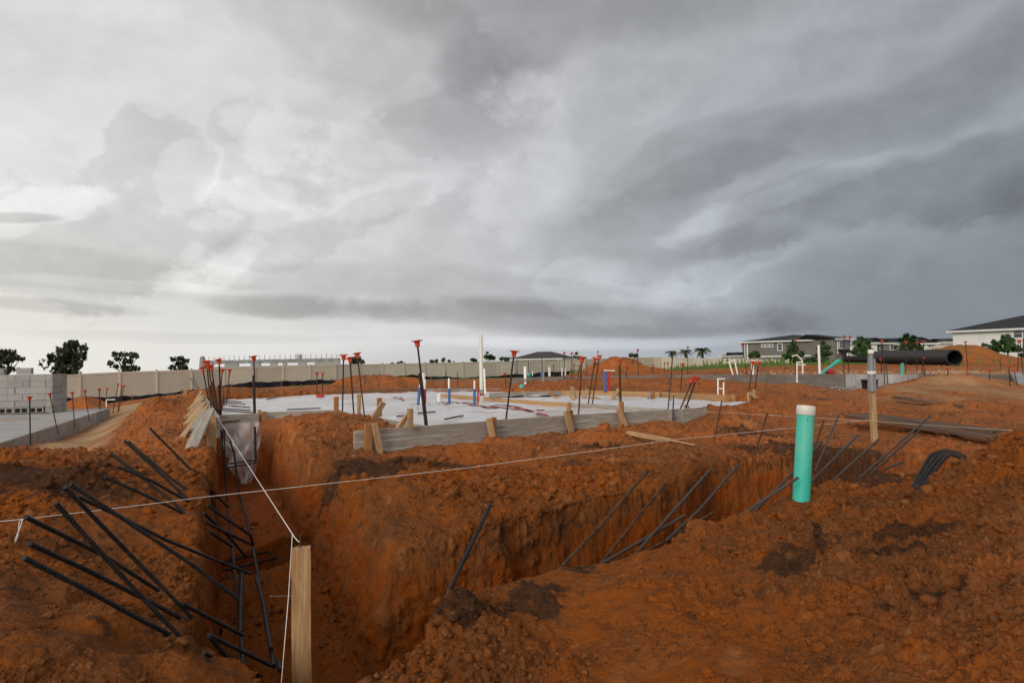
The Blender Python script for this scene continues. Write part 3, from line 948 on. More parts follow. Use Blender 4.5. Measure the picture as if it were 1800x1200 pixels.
CLAY = dict(orange=(0.56, 0.150, 0.026), brown=(0.33, 0.118, 0.040), dry=(0.56, 0.235, 0.090), dark=(0.125, 0.055, 0.026), humus=(0.050, 0.030, 0.020),
            sand=(0.56, 0.37, 0.20), sand2=(0.42, 0.24, 0.11), fresh=(0.47, 0.105, 0.014))
col = mx(mr(tn(0.9, 6, 0.65), 0.36, 0.58), CLAY['orange'], CLAY['brown'])
col = mx(mr(tn(3.4, 7, 0.7, 5), 0.50, 0.66, 0, .85), col, CLAY['orange'])
col = mx(mr(tn(5.5, 7, 0.7, 15), 0.53, 0.66, 0, .8), col, CLAY['brown'])
col = mx(mr(tn(2.0, 6, 0.65, 11), 0.56, 0.72, 0, .75), col, CLAY['dry'])
col = mx(mr(tn(14, 7, 0.7, 3), 0.50, 0.72, 0, .75), col, CLAY['dark'])
col = mx(mr(tn(45, 6, 0.7, 8), 0.54, 0.75, 0, .6), col, CLAY['dry'])
cr = at('crumb')
col = mx(mr(cr, 0.80, 0.93, 0, .7), col, CLAY['dry'])
col = mx(mr(cr, 0.05, 0.16, .75, 0), col, mx(mr(cr, 0.0, 0.001), col, CLAY['dark']))
col = mx(mr(at('fresh'), 0, 1, 0, .8), col, mx(mr(tn(5, 5, 0.6, 2), 0.4, 0.65), CLAY['fresh'], CLAY['brown']))
_hm = nt.nodes.new('ShaderNodeMath')
_hm.operation = 'MULTIPLY_ADD'
nt.links.new(tn(13, 8, 0.75, 7), _hm.inputs[0])
_hm.inputs[1].default_value = 1.9
_hm.inputs[2].default_value = -0.95
_ha = nt.nodes.new('ShaderNodeMath')
nt.links.new(_hm.outputs[0], _ha.inputs[0])
nt.links.new(at('humus'), _ha.inputs[1])
col = mx(mr(_ha.outputs[0], 0.30, 0.75, 0, .85), col, mx(mr(tn(20, 6, 0.7, 4), 0.45, 0.7), CLAY['humus'], CLAY['dark']))
col = mx(at('sand'), col, mx(mr(tn(1.1, 6, 0.6, 6), 0.42, 0.66), CLAY['sand'], CLAY['sand2']))
col = mx(mr(tn(160, 5, 0.7, 1), 0.35, 0.75, 0.0, 0.5), col, CLAY['dark'])
# freshly dug spoil is damp: the same clay with more water in it
hs = nt.nodes.new('ShaderNodeHueSaturation')
hs.inputs['Value'].default_value = 0.70
hs.inputs['Saturation'].default_value = 1.04
nt.links.new(col, hs.inputs['Color'])
col = mx(at('damp'), col, hs.outputs[0])
col = mx(at('turf'), col, mx(mr(tn(0.15, 5, 0.6, 1), 0.4, 0.6), (0.10, 0.14, 0.04), (0.17, 0.15, 0.07)))
nt.links.new(col, bs.inputs['Base Color'])
bn = nt.nodes.new('ShaderNodeBump')
bn.inputs['Strength'].default_value = 1.0
bn.inputs['Distance'].default_value = 0.016
ad = nt.nodes.new('ShaderNodeMath')
ad.operation = 'ADD'
nt.links.new(tn(70, 8, 0.72, 2), ad.inputs[0])
nt.links.new(mr(tn(22, 6, 0.65, 9), 0.2, 0.8, 0, 1.3), ad.inputs[1])
nt.links.new(ad.outputs[0], bn.inputs['Height'])
nt.links.new(bn.outputs[0], bs.inputs['Normal'])
M_SOIL = m
me.materials.append(m)
ground = link('ground', me)
tag(ground, 'bare orange red clay ground with heaps, tracks and dug footing trenches', kind='structure')


# ------------------------------------------------------------------ loose crumbs of clay on the surface
def crumb_shapes(sub, k):
    import bmesh
    out = []
    for i in range(k):
        bm = bmesh.new()
        bmesh.ops.create_icosphere(bm, subdivisions=sub, radius=1.0)
        vs = np.array([v.co[:] for v in bm.verts], np.float32)
        fs = np.array([[v.index for v in f.verts] for f in bm.faces], np.int32)
        bm.free()
        n = fbm(vs[:, 0] * 1.2 + i * 9, vs[:, 1] * 1.2, vs[:, 2] * 1.2, 3)
        vs = vs * (1 + n[:, None] * 0.55) * np.array([1.0, 0.85, 0.65])
        out.append((vs, fs))
    return out


def scatter_crumbs(count, rmin, rmax, smin, smax, shapes, power):
    cand = int(count * 3.2)
    u = RS.uniform(0, 1, cand)
    rr = rmin * (rmax / rmin) ** (u ** power)
    aa = RS.uniform(az_in[0], az_in[-1], cand)
    ok = RS.uniform(0, 1, cand)
    # pick finished ground vertices near each candidate, so that crumbs sit on the displaced surface
    ci_ = np.clip(np.round((np.tan(aa) * F + CX - px_cols[0]) / (px_cols[1] - px_cols[0])).astype(int), 0, len(px_cols) - 1)
    ri_ = np.array([np.searchsorted(R[c], q) for c, q in zip(ci_, rr)])
    ri_ = np.clip(ri_, 1, NR - 2)
    idx = ci_ * NR + ri_
    dens = np.clip(rough[idx] * 1.15 - 0.15 + perlin(x[idx] * 2.2, y[idx] * 2.2, z[idx]) * 0.9, 0.02, 1) * (flat[idx] > 0.55) * (inpad[idx] < .3) * (1 - sand[idx]) * (1 - .6 * intr[idx])
    keep = np.nonzero(ok < dens)[0][:count]
    VV, FF, HH, base = [], [], [], 0
    for j in keep:
        i = idx[j]
        vs, fs = shapes[RS.randint(len(shapes))]
        s = smin * (smax / smin) ** (RS.uniform() ** 2.2)
        th = RS.uniform(0, 6.28)
        c, q = math.cos(th), math.sin(th)
        ta = RS.uniform(-.6, .6)
        ct, st = math.cos(ta), math.sin(ta)
        Rm = np.array([[c, -q, 0], [q, c, 0], [0, 0, 1]]) @ np.array([[ct, 0, st], [0, 1, 0], [-st, 0, ct]])
        VV.append(vs @ Rm.T * s + np.array([x2[i], y2[i], z2[i] + s * 0.22]))
        FF.append(fs + base)
        HH.append(np.full(len(vs), hum[i], np.float32))
        base += len(vs)
    return np.concatenate(VV), np.concatenate(FF), np.concatenate(HH)


sh0, sh1 = crumb_shapes(1, 14), crumb_shapes(2, 12)
parts_ = [scatter_crumbs(15000, 1.7, 6.5, .004, .013, sh0, 0.8), scatter_crumbs(1500, 1.7, 5.5, .009, .030, sh1, 0.8), scatter_crumbs(3200, 4.5, 12, .012, .05, sh0, 1.0)]
vv, ff, hh_, b0 = [], [], [], 0
for a, b, h_ in parts_:
    hh_.append(h_)
    vv.append(a)
    ff.append(b + b0)
    b0 += len(a)
vv, ff = np.concatenate(vv).astype(np.float32), np.concatenate(ff).astype(np.int32)
me = bpy.data.meshes.new('clay_crumbs')
me.vertices.add(len(vv))
me.vertices.foreach_set('co', vv.ravel())
me.loops.add(ff.size)
me.loops.foreach_set('vertex_index', ff.ravel())
me.polygons.add(len(ff))
me.polygons.foreach_set('loop_start', (np.arange(len(ff)) * 3).astype(np.int32))
me.update(calc_edges=True)
at_ = me.attributes.new('crumb', 'FLOAT', 'POINT')
at_.data.foreach_set('value', (np.repeat(RS.uniform(0.1, 0.95, len(vv) // 12 + 1), 12)[:len(vv)]).astype(np.float32))
at_ = me.attributes.new('damp', 'FLOAT', 'POINT')
at_.data.foreach_set('value', np.clip(1.4 - np.maximum(0, vv[:, 1] - 4) * .35, 0, .8).astype(np.float32))
at_ = me.attributes.new('humus', 'FLOAT', 'POINT')
at_.data.foreach_set('value', np.concatenate(hh_))
me.materials.append(M_SOIL)
tag(link('clay_crumbs', me), 'loose orange and brown crumbs of clay strewn over the ground', kind='stuff')

# ------------------------------------------------------------------ builders
def beam(name, A, B, w, t, m, up=(0, 0, 1), parent=None, ch=0.004, drop=0.0):
    """sawn timber from A to B: w along UP, t across; A-B is its centre line (drop moves it down by drop * w)"""
    A, B = Vector(A), Vector(B)
    M = frame(A, B, Vector(up))
    b = MB().box((0, -t / 2, -w / 2 - drop * w), ((B - A).length, t / 2, w / 2 - drop * w), ch=ch)
    return link(name, b.mesh(name, m), parent, M)


FORM_GROUP = 'form boards round the house pad'


def board(A, B, h, t, m, label, splash=0):
    """a form board on edge: A-B is its top edge"""
    o = beam('form_board', A, B, h, t, m, drop=0.5)
    return tag(o, label, 'board', FORM_GROUP)


def stake(A, B, w, t, m, label, group='stakes that hold the form boards', name='wooden_stake', up=(1, 0.7, 0), pointed=False):
    """A foot, B head"""
    A, B = Vector(A), Vector(B)
    M = frame(A, B, Vector(up))
    L = (B - A).length
    mb = MB()
    if pointed:
        mb.box((0, -t / 2, -w / 2), (L, t / 2, w / 2), ch=0.004)
    else:
        mb.box((0, -t / 2, -w / 2), (L, t / 2, w / 2), ch=0.003)
    o = link(name, mb.mesh(name, m), None, M)
    return tag(o, label, 'stake', group)


_cap_prof = [(0.0, 0.030), (0.021, 0.030), (0.022, 0.026), (0.0225, 0.0), (0.0205, -0.022), (0.019, -0.052), (0.0165, -0.053)]


def cap_mesh():
    mb = MB()
    # square safety plate with cropped corners and a raised rim, on a tapering ribbed socket
    def plate(z, s, c): return [Vector((x_ * s if not k else x_ * (s - c), y_ * (s - c) if not k else y_ * s, z)) for x_, y_, k in
                                ((1, -1, 0), (1, 1, 0), (1, 1, 1), (-1, 1, 1), (-1, 1, 0), (-1, -1, 0), (-1, -1, 1), (1, -1, 1))]
    rings = [plate(0.026, .050, .016), plate(0.026, .057, .018), plate(0.034, .058, .018), plate(0.0375, .054, .017), plate(0.0355, .046, .014)]
    vs = [v for r_ in rings for v in r_]
    fs = []
    for i in range(len(rings) - 1):
        for k in range(8): fs.append((i * 8 + k, i * 8 + (k + 1) % 8, (i + 1) * 8 + (k + 1) % 8, (i + 1) * 8 + k))
    fs.append(tuple(range(32, 40)))
    fs.append(tuple(range(7, -1, -1)))
    mb.add(vs, fs)
    mb.lathe([(0.044, 0.0262), (0.034, 0.012), (0.029, -0.006), (0.027, -0.030), (0.028, -0.045), (0.022, -0.046)], 12)
    for k in range(4):
        M = Matrix.Rotation(math.pi / 2 * k + 0.78, 4, 'Z')
        mb.add([M @ Vector(q) for q in ((0.026, -.0025, -0.03), (0.026, .0025, -0.03), (0.048, .0025, 0.026), (0.048, -.0025, 0.026))], [(0, 1, 2, 3), (3, 2, 1, 0)])
    return mb.mesh('cap', M_CAP)


CAP = cap_mesh()


def bar_mesh(pts, rad, m, ribbed=False, n=6):
    pts = [Vector(p) for p in pts]
    mb = MB()
    if not ribbed:
        mb.tube(pts, rad, n)
        return mb.mesh('rebar', m)
    # deformed bar: slanted ribs wound along it
    n = 10
    dense = []
    step = rad * 0.42
    for a, b in zip(pts[:-1], pts[1:]):
        k = max(1, int((b - a).length / step))
        dense += [a.lerp(b, i / k) for i in range(k)]
    dense.append(pts[-1])
    vs, fs, ref = [], [], None
    for i, p in enumerate(dense):
        t = (dense[min(i + 1, len(dense) - 1)] - dense[max(i - 1, 0)]).normalized()
        if ref is None: ref = t.cross(Vector((0.1, 0.2, 1))).normalized()
        a = (ref - t * ref.dot(t)).normalized()
        ref = a
        b = t.cross(a)
        rr = rad * (1.10 if i % 4 in (0, 1) else 0.93)
        end = i in (0, len(dense) - 1)
        for k in range(n):
            th = 2 * math.pi * k / n
            q = 1.0 + (0.06 if k in (0, 5) else 0)                # the two long ribs
            vs.append(p + (a * math.cos(th) + b * math.sin(th)) * rr * q + (Vector() if end else t * abs(math.sin(th)) * rad * 0.9))
    for i in range(len(dense) - 1):
        for k in range(n): fs.append((i * n + k, i * n + (k + 1) % n, (i + 1) * n + (k + 1) % n, (i + 1) * n + k))
    mb.add(vs, fs, False)
    mb.add(vs[:n], [tuple(range(n - 1, -1, -1))])
    mb.add(vs[-n:], [tuple(range(n))])
    return mb.mesh('rebar', m)


def rebar(pix, label, group, rad=0.0118, m=None, ribbed=False):
    """pix: (px, py, depth) along the bar"""
    pts = [P(*q) for q in pix]
    A = pts[0]
    o = link('rebar', bar_mesh([p - A for p in pts], rad, m or M_STEEL, ribbed), None, Matrix.Translation(A))
    return tag(o, label, 'rebar', group)


def capped(top, bot, label, group, rad=0.0115, m=None, splice=None, sink=0.25):
    """an upright bar with a plastic safety cap; top/bot: (px, py, depth)"""
    T, B = P(*top), P(*bot)
    ax = (T - B).normalized()
    root = empty('capped_rebar', B, label, 'rebar', group)
    L = (T - B).length
    link('bar', bar_mesh([-ax * sink, ax * (L - 0.02)], rad, m or M_STEEL), root, Matrix.Translation(B))
    if splice:
        side = ax.cross(Vector((0, 1, 0))).normalized() * rad * 1.9
        link('lap_bar', bar_mesh([side - ax * sink, side * 1.05 + ax * L * splice], rad, M_RUST), root, Matrix.Translation(B))
    q = ax.to_track_quat('Z', 'Y').to_matrix().to_4x4()
    tilt = Matrix.Rotation(random.uniform(-.16, .16), 4, 'X') @ Matrix.Rotation(random.uniform(-.16, .16), 4, 'Y') @ Matrix.Rotation(random.uniform(0, 3), 4, 'Z')
    link('cap', CAP, root, Matrix.Translation(T - ax * 0.03) @ q @ tilt)
    return root


# ------------------------------------------------------------------ near left: bars out of the long trench
GL = 'black bars fanned over the left trench bank'
for pix, lab in [
    ([(45, 908, 2.1), (180, 974, 2.45), (278, 1037, 2.75)], 'black ribbed rebar tipped just under the white string end at far left'),
    ([(98, 884, 2.0), (175, 968, 2.12), (250, 1050, 2.25), (337, 1139, 2.38)], 'thick black ribbed rebar with a bright cut tip, crossing over the others at far left'),
    ([(114, 856, 2.15), (220, 965, 2.4), (337, 1084, 2.65)], 'brownish ribbed rebar just right of the bar with the bright cut tip'),
    ([(124, 851, 2.45), (222, 915, 2.6), (342, 995, 2.8), (418, 1052, 2.95)], 'longest black rebar of the left fan, its foot reaching over the trench edge'),
    ([(136, 872, 2.6), (200, 902, 2.75), (289, 947, 3.05), (347, 971, 3.3), (441, 1008, 3.65)], 'thin black rebar bending past the trench lip behind the longest bar of the fan'),
    ([(52, 955, 1.95), (150, 1000, 2.15), (250, 1050, 2.4), (326, 1090, 2.6)], 'grey ribbed rebar second from the bottom in the left fan, tip left of the bank'),
    ([(42, 980, 1.85), (150, 1035, 2.02), (250, 1090, 2.25), (314, 1122, 2.42)], 'lowest long ribbed rebar of the left fan, tip nearest the loose string tail'),
]: rebar(pix, lab, GL, 0.0074, ribbed=True)
for pix, lab in [
    ([(320, 1060, 2.6), (426, 1115, 2.92)], 'short black rebar sticking out of the bank edge into the trench, above the paired bars'),
    ([(367, 1115, 2.5), (477, 1169, 2.85)], 'black rebar across the near end of the left trench, pointing to the tall stake'),
    ([(368, 1118, 2.5), (417, 1174, 2.7)], 'short black rebar under the one that points to the tall wooden stake'),
    ([(358, 1146, 2.3), (414, 1175, 2.48)], 'stubby ribbed rebar poking from the bank near the bottom edge of the trench'),
    ([(358, 1158, 2.25), (388, 1194, 2.36)], 'thick rebar stub lowest of all in the trench, half hidden by the bank'),
]: rebar(pix, lab, GL, 0.0074, ribbed=True)
for pix, lab in [
    ([(195, 797, 4.3), (245, 835, 4.33), (342, 914, 4.4)], 'black rebar in the middle fan on the left bank, left of the doubled pair'),
    ([(219, 775, 4.6), (267, 818, 4.65), (337, 883, 4.7)], 'front bar of the doubled pair of rebars on the left bank'),
    ([(225, 775, 4.8), (300, 840, 4.85), (360, 882, 4.95)], 'rear bar of the doubled pair of rebars, its foot nearer the trench'),
    ([(263, 752, 5.4), (354, 844, 5.6)], 'single black rebar standing apart nearest the diagonal wooden braces'),
    ([(184, 838, 3.9), (273, 878, 4.1), (325, 903, 4.25)], 'low black rebar at the bottom of the middle fan on the left bank'),
    ([(207, 820, 4.2), (267, 845, 4.35), (336, 884, 4.6)], 'black rebar lying flattest in the middle fan, under the left bar of the pair'),
    ([(364, 888, 4.6), (440, 940, 4.9), (445, 958, 5.0)], 'black rebar slanting down inside the trench, upper one above the stirrup'),
    ([(358, 901, 4.4), (405, 945, 4.9), (432, 978, 5.2)], 'black rebar leaving the bank at a bundle and dropping to the stirrup'),
    ([(362, 918, 4.3), (440, 956, 4.9)], 'black rebar crossing the left trench just under the bundle at the bank'),
    ([(369, 934, 4.2), (408, 960, 4.6)], 'shortest black rebar across the left trench, just over the deeper pit'),
    ([(368, 858, 5.6), (401, 891, 6.3)], 'black rebar slanting into the shaded far part of the left trench'),
]: rebar(pix, lab, 'black bars of the middle fan and trench', 0.0098)
GT = 'bars laid along the left trench'
rebar([(394, 754, 8.85), (397, 855, 8.4), (402, 900, 6.9), (412, 1000, 5.0), (422, 1075, 4.1), (427, 1172, 3.35)], 'long black rebar running down the left trench and up past the hanging film, left one', GT)
rebar([(404, 775, 8.85), (412, 796, 8.8), (420, 868, 8.3), (430, 900, 6.9), (442, 945, 5.9), (455, 1020, 4.7), (472, 1117, 3.75), (481, 1170, 3.35)], 'long black rebar running down the left trench and up past the hanging film, right one', GT)
rebar([(425, 1005, 4.75), (423, 1060, 4.2), (422, 1112, 3.75)], 'thick short rebar lapped beside the left long bar on the trench floor', GT, 0.014)
rebar([(450, 1012, 4.75), (463, 1060, 4.2), (476, 1140, 3.5)], 'rebar lapped against the right long bar on the trench floor', GT, 0.013)
rebar([(490, 1162, 3.3), (492, 1170, 3.25), (492, 1178, 3.2)], 'tiny rebar end beside the foot of the right long bar in the trench', GT)
rebar([(388, 745, 8.9), (392, 800, 8.8), (398, 862, 8.6)], 'upright rebar at the left edge of the hanging film under the grey trench board', GT)
rebar([(448, 750, 8.86), (449, 812, 8.75)], 'upright rebar at the right edge of the hanging film under the grey trench board', GT, 0.016)
rebar([(393, 816, 8.5), (450, 808, 8.6)], 'rusty stirrup bar tied level across the hanging film, upper one', GT, 0.009)
rebar([(396, 822, 8.4), (450, 813, 8.55)], 'rusty stirrup bar tied level across the hanging film, lower one', GT, 0.009)
_st = [P(*q) for q in ((384, 1004, 5.55), (378, 991, 5.75), (472, 969, 6.05), (484, 981, 5.8), (384, 1004, 5.55))]
o = link('stirrup', MB().tube([p - _st[0] for p in _st], 0.010, 6).mesh('stirrup', M_STEEL), None, Matrix.Translation(_st[0]))
tag(o, 'bent rectangular rebar stirrup lying in the pit of the left trench', 'stirrup')

# ------------------------------------------------------------------ middle: bars out of the cross trench
GB = 'bars leaning out of the cross trench'
for pix, lab, m, rb in [
    ([(862, 887, 3.55), (770, 1077, 3.1)], 'lone black rebar leaning in the middle of the photo, left of the trench bars', M_STEEL, True),
    ([(1139, 827, 4.5), (1060, 918, 4.05), (955, 1030, 3.5)], 'tall rebar with a rusty upper half, first right of the lone one', M_RUST, True),
    ([(1169, 850, 4.7), (1056, 989, 4.0)], 'thin rusty rebar right beside the tall rusty one', M_RUST, False),
    ([(1250, 823, 5.2), (1115, 975, 4.2)], 'grey rebar left of the pair crossing in an X over the cross trench', M_STEELG, False),
    ([(1298, 816, 5.5), (1230, 895, 4.9), (1165, 955, 4.45)], 'grey rebar with a pale smear, right of the pair rising steeply from the cross trench', M_STEELG, False),
    ([(1204, 905, 4.75), (1126, 951, 4.35), (1065, 986, 3.95), (1005, 1022, 3.6)], 'long black rebar lying low along the near lip of the cross trench', M_STEELG, False),
    ([(1255, 900, 5.0), (1180, 945, 4.55), (1124, 974, 4.2)], 'rusty red rebar lying low beneath the steep grey pair', M_RUST, False),
    ([(1403, 839, 4.38), (1346, 876, 4.36), (1284, 917, 4.35)], 'grey rebar passing in front of the teal pipe', M_STEELG, False),
    ([(1445, 776, 5.2), (1367, 857, 4.85), (1326, 898, 4.65)], 'grey rebar passing behind the teal pipe, thick and low', M_STEELG, False),
    ([(1349, 726, 7.6), (1322, 815, 6.6)], 'thin rusty rebar standing alone in the trench corner left of the teal pipe', M_RUST, False),
    ([(1474, 730, 6.8), (1432, 828, 6.2)], 'tall thin rebar right behind the teal pipe, leaning to the right', M_STEELG, False),
    ([(1448, 738, 7.2), (1429, 798, 6.7)], 'faint thin rebar close behind the right edge of the teal pipe', M_RUST, False),
    ([(1508, 764, 5.6), (1424, 848, 5.1)], 'grey slanted rebar, first long one right of the teal pipe', M_STEELG, False),
    ([(1544, 772, 5.9), (1454, 853, 5.4)], 'grey slanted rebar whose tip meets the foot of the conduit stake', M_STEELG, False),
    ([(1635, 731, 6.6), (1510, 840, 5.7)], 'longest slanted rebar at right, crossing the flat planks', M_STEELG, False),
    ([(1616, 757, 6.5), (1535, 828, 5.75)], 'shorter slanted rebar right beneath the longest one over the planks', M_STEELG, False),
    ([(1588, 811, 6.1), (1556, 824, 6.0)], 'short rebar lying flat on the clay left of the hooked bundle', M_STEELG, False),
    ([(1269, 704, 9.2), (1253, 784, 8.0)], 'thin upright rebar standing in bare clay behind the cross trench', M_RUST, False),
    ([(1184, 695, 9.5), (1182, 758, 9.2)], 'dark bar standing at the right-hand end of the front form board', M_STEELG, False),
    ([(1182, 627, 10.0), (1179, 670, 9.95), (1174, 722, 9.9)], 'tall uncapped rebar rising behind the right end of the front form board', M_STEELG, False),
]: rebar(pix, lab, GB, 0.0098, m, rb)
GH = 'bundle of hooked bars on the right mound'
for pix, lab in [
    ([(1600, 866, 4.7), (1627, 813, 5.0), (1637, 799, 5.05), (1650, 794, 5.05), (1668, 792, 5.0), (1690, 799, 4.9), (1703, 806, 4.8)], 'outermost hooked black rebar of the bundle on the right mound'),
    ([(1604, 866, 4.65), (1634, 815, 4.95), (1645, 802, 5.0), (1658, 797, 5.0), (1672, 796, 4.95), (1702, 808, 4.8)], 'second hooked black rebar of the bundle, inside the outermost'),
    ([(1612, 862, 4.6), (1640, 818, 4.85), (1655, 801, 4.9), (1668, 796, 4.9), (1685, 803, 4.85), (1699, 808, 4.75)], 'third hooked black rebar of the bundle, paired close with the second'),
    ([(1622, 856, 4.55), (1652, 815, 4.75), (1662, 803, 4.8), (1674, 798, 4.8), (1704, 808, 4.7), (1690, 810, 4.65), (1682, 822, 4.6)], 'innermost hooked black rebar, its end turned down on the mound'),
]: rebar(pix, lab, GH, 0.0138)

# ------------------------------------------------------------------ tall stake in front with its nails, and the string lines
TOP = P(530, 962, 2.62)
BOT = TOP + Vector((-.002, .015, -.75))
root = empty('survey_stake', BOT, 'tall pale wooden stake standing in front with a nail in its splintered top', 'stake')
M = frame(BOT, TOP, Vector((0.25, -1, 0)))
L = (TOP - BOT).length
mb = MB()
w2, t2 = 0.0345, 0.022
_sec = [(-w2, -t2), (w2 * .72, -t2), (w2, -t2 * .4), (w2, t2), (-w2, t2)]
# split, slightly wandering sawn sides
vs, fs = [], []
_ns = 26
for i in range(_ns + 1):
    f = i / _ns
    k = 1 + 0.012 * math.sin(f * 23) + 0.008 * math.sin(f * 51)
    if f > 0.97: k *= 0.95
    bend = 0.004 * math.sin(f * 3.1)
    for (a, b) in _sec: vs.append(M @ Vector((f * L, a * k + bend, b * k)))
n = len(_sec)
for i in range(_ns):
    for k in range(n): fs.append((i * n + k, i * n + (k + 1) % n, (i + 1) * n + (k + 1) % n, (i + 1) * n + k))
fs.append(tuple(range(_ns * n, _ns * n + n)))
# battered fibres standing on the head
for k in range(46):
    a, b = random.uniform(-w2 * .92, w2 * .9), random.uniform(-t2 * .9, t2 * .9)
    h = random.uniform(.003, .012)
    q = len(vs)
    s = random.uniform(.002, .005)
    for d in ((0, -s, -s * .5), (0, s, -s * .3), (0, 0, s), (h, random.uniform(-.004, .004), random.uniform(-.004, .004))): vs.append(M @ Vector((L - .004 + d[0], a + d[1], b + d[2])))
    fs += [(q, q + 1, q + 3), (q + 1, q + 2, q + 3), (q + 2, q, q + 3)]
Mi = Matrix.Translation(-BOT)
M_STAKE = pmat('fresh pine with knots', (0.52, 0.335, 0.165), (0.33, 0.185, 0.08), 8, 0.75, 0.5, stretch=(9, 9, 0.7), c3=(0.34, 0.14, 0.05), s3=2.6, bdist=0.003)
MB().add([Mi @ v for v in vs], fs).build('post', M_STAKE, root, BOT)
NT_ = TOP + Vector((-.002, -.004, 0))
MB().tube([Vector((0, 0, -.03)), Vector((-.002, 0, .052)), Vector((-.002, 0, .054))], [.0032, .0032, .0046], 8).build('nail', M_NAIL, root, NT_)
_nb = P(517, 1047, 2.6)
MB().tube([Vector((0, 0, 0)), Vector((-.088, -.012, .004))], .0030, 8).build('nail', M_NAIL, root, _nb)


def string(pts, label, rad=0.0016, sag=0.0):
    pts = [Vector(p) for p in pts]
    A = pts[0]
    dense = []
    for a, b in zip(pts[:-1], pts[1:]):
        for i in range(16):
            f = i / 16
            q = a.lerp(b, f)
            q.z -= sag * 4 * f * (1 - f)
            dense.append(q - A)
    dense.append(pts[-1] - A)
    o = link('string_line', MB().tube(dense, rad, 6).mesh('string_line', M_STRING), None, Matrix.Translation(A))
    return tag(o, label, 'string', 'builder string lines')


string([P(-40, 918, 2.95), P(40, 912, 3.05), P(360, 873, 3.75), P(820, 822, 4.85), P(1180, 773, 6.1), P(1531, 737, 7.96)], 'long white string line stretched from far left across the trenches to the conduit stake', 0.0019, 0.002)
string([P(526, 952, 2.625), P(514, 938, 2.68), P(381, 731, 8.55)], 'white string line running from the tall front stake up along the left trench', 0.0019, 0.003)
string([P(514, 938, 2.68), P(507, 1050, 2.55), P(494, 1205, 2.35)], 'slack string tail hanging from the knot beside the tall front stake', 0.0015)
string([P(1205, 721, 10.2), P(1290, 725.5, 9.0), P(1540, 740, 7.9), P(1622, 746, 7.5), P(1830, 759, 6.7)], 'faint white string line running from the slab corner to the right edge', 0.0014, 0.003)
string([P(40, 912, 3.04), P(36, 925, 3.0), P(26, 950, 2.98), P(11, 990, 2.95)], 'knotted tail of white string hanging at far left, front strand', 0.0022)
string([P(40, 912, 3.05), P(34, 916, 3.03), P(32, 940, 3.0), P(17, 978, 2.97), P(14, 988, 2.96)], 'knotted tail of white string hanging at far left, rear strand', 0.0018)

# ------------------------------------------------------------------ teal sewer pipe with its white cap
A, B = P(1407, 905, 4.5), P(1417, 713, 4.55)
ax = (B - A).normalized()
root = empty('sewer_pipe', A, 'upright teal plastic pipe with a white cap standing in the clay', 'pipe')
q = ax.to_track_quat('Z', 'Y').to_matrix().to_4x4()
L = (B - A).length
MB().lathe([(0.0545, -0.25), (0.0545, 0.06), (0.0548, L * .5), (0.0545, L - 0.06)], 32).build('pipe_wall', M_TEAL, root, (0, 0, 0)).matrix_basis = q
MB().lathe([(0.0585, L - 0.062), (0.0600, L - 0.060), (0.0600, L - 0.006), (0.057, L), (0.020, L + 0.003), (0.0, L + 0.003)], 32).build('end_cap', M_PVC, root, (0, 0, 0)).matrix_basis = q

o = MB().box((-.0012, -.0012, -.075), (.0012, .0012, 0)).build('print_mark', M_BLACK, root, A + ax * (L - .072) + Vector((-.010, -.0545, 0)))

# ------------------------------------------------------------------ conduit stake on the right
A, B = P(1538, 781, 7.95), P(1530, 640, 8.0)
root = empty('conduit_stake', A, 'wooden stake with grey conduits taped to its upper half', 'stake')
beam('post', A - Vector((0, 0, .2)), B, 0.055, 0.07, M_WOOD, (1, 0, 0), root)
for (x0, y0, x1, y1, r_, dY) in ((1533, 688, 1531, 618, .023, -.05), (1528, 686, 1528, 624, .019, -.03), (1538, 688, 1536, 630, .018, -.03)):
    a, b = P(x0, y0, 7.98 + dY), P(x1, y1, 8.0 + dY)
    MB().tube([a - A, b - A], r_, 14).build('conduit', M_PVCG, root, A)
MB().lathe([(.046, -.02), (.049, -.018), (.049, .018), (.046, .02)], 16).build('tape_band', M_PVC, root, P(1532, 655, 7.96))
MB().lathe([(.030, -.02), (.033, -.018), (.033, .028), (.025, .03), (0, .03)], 16).build('conduit_cap', M_PVC, root, P(1531, 619, 7.94))

# ------------------------------------------------------------------ planks on the clay
GP = 'muddy planks lying flat on the clay'
for (a, b, Ya, Yb, w, lab) in [
    ((1495, 737), (1745, 783), 9.6, 7.9, .235, 'front muddy plank of the pile behind the slanted bars'),
    ((1497, 735), (1752, 772), 9.9, 8.3, .235, 'middle muddy plank of the pile behind the slanted bars'),
    ((1520, 734), (1768, 771), 10.1, 8.8, .19, 'rear muddy plank of the pile behind the slanted bars'),
]:
    o = beam('plank', P(*a, Ya) + Vector((0, 0, .05)), P(*b, Yb) + Vector((0, 0, .09)), .04, w, M_PLANK)
    tag(o, lab, 'plank', GP)
for k, (a, b, Ya, Yb, w, lab) in enumerate([
    ((1574, 698), (1690, 714), 14.5, 13.2, .22, 'long muddy plank lying in the far clay right of the conduit stake'),
    ((1440, 701), (1462, 703), 14, 13.8, .2, 'short plank scrap half buried behind the teal pipe'),
]):
    o = beam('plank', P(*a, Ya), P(*b, Yb), .05, w, M_PLANK)
    tag(o, lab, 'plank', GP)
o = beam('loose_board', P(1102, 760, 8.05), P(1178, 774, 7.75), .04, .09, M_WOOD)
tag(o, 'pale loose board lying on the clay in front of the form', 'board')
o = beam('loose_lath', P(1168, 771, 7.7), P(1222, 782, 7.4), .012, .03, M_WOOD)
tag(o, 'thin pale lath poking out from under the loose board', 'lath')

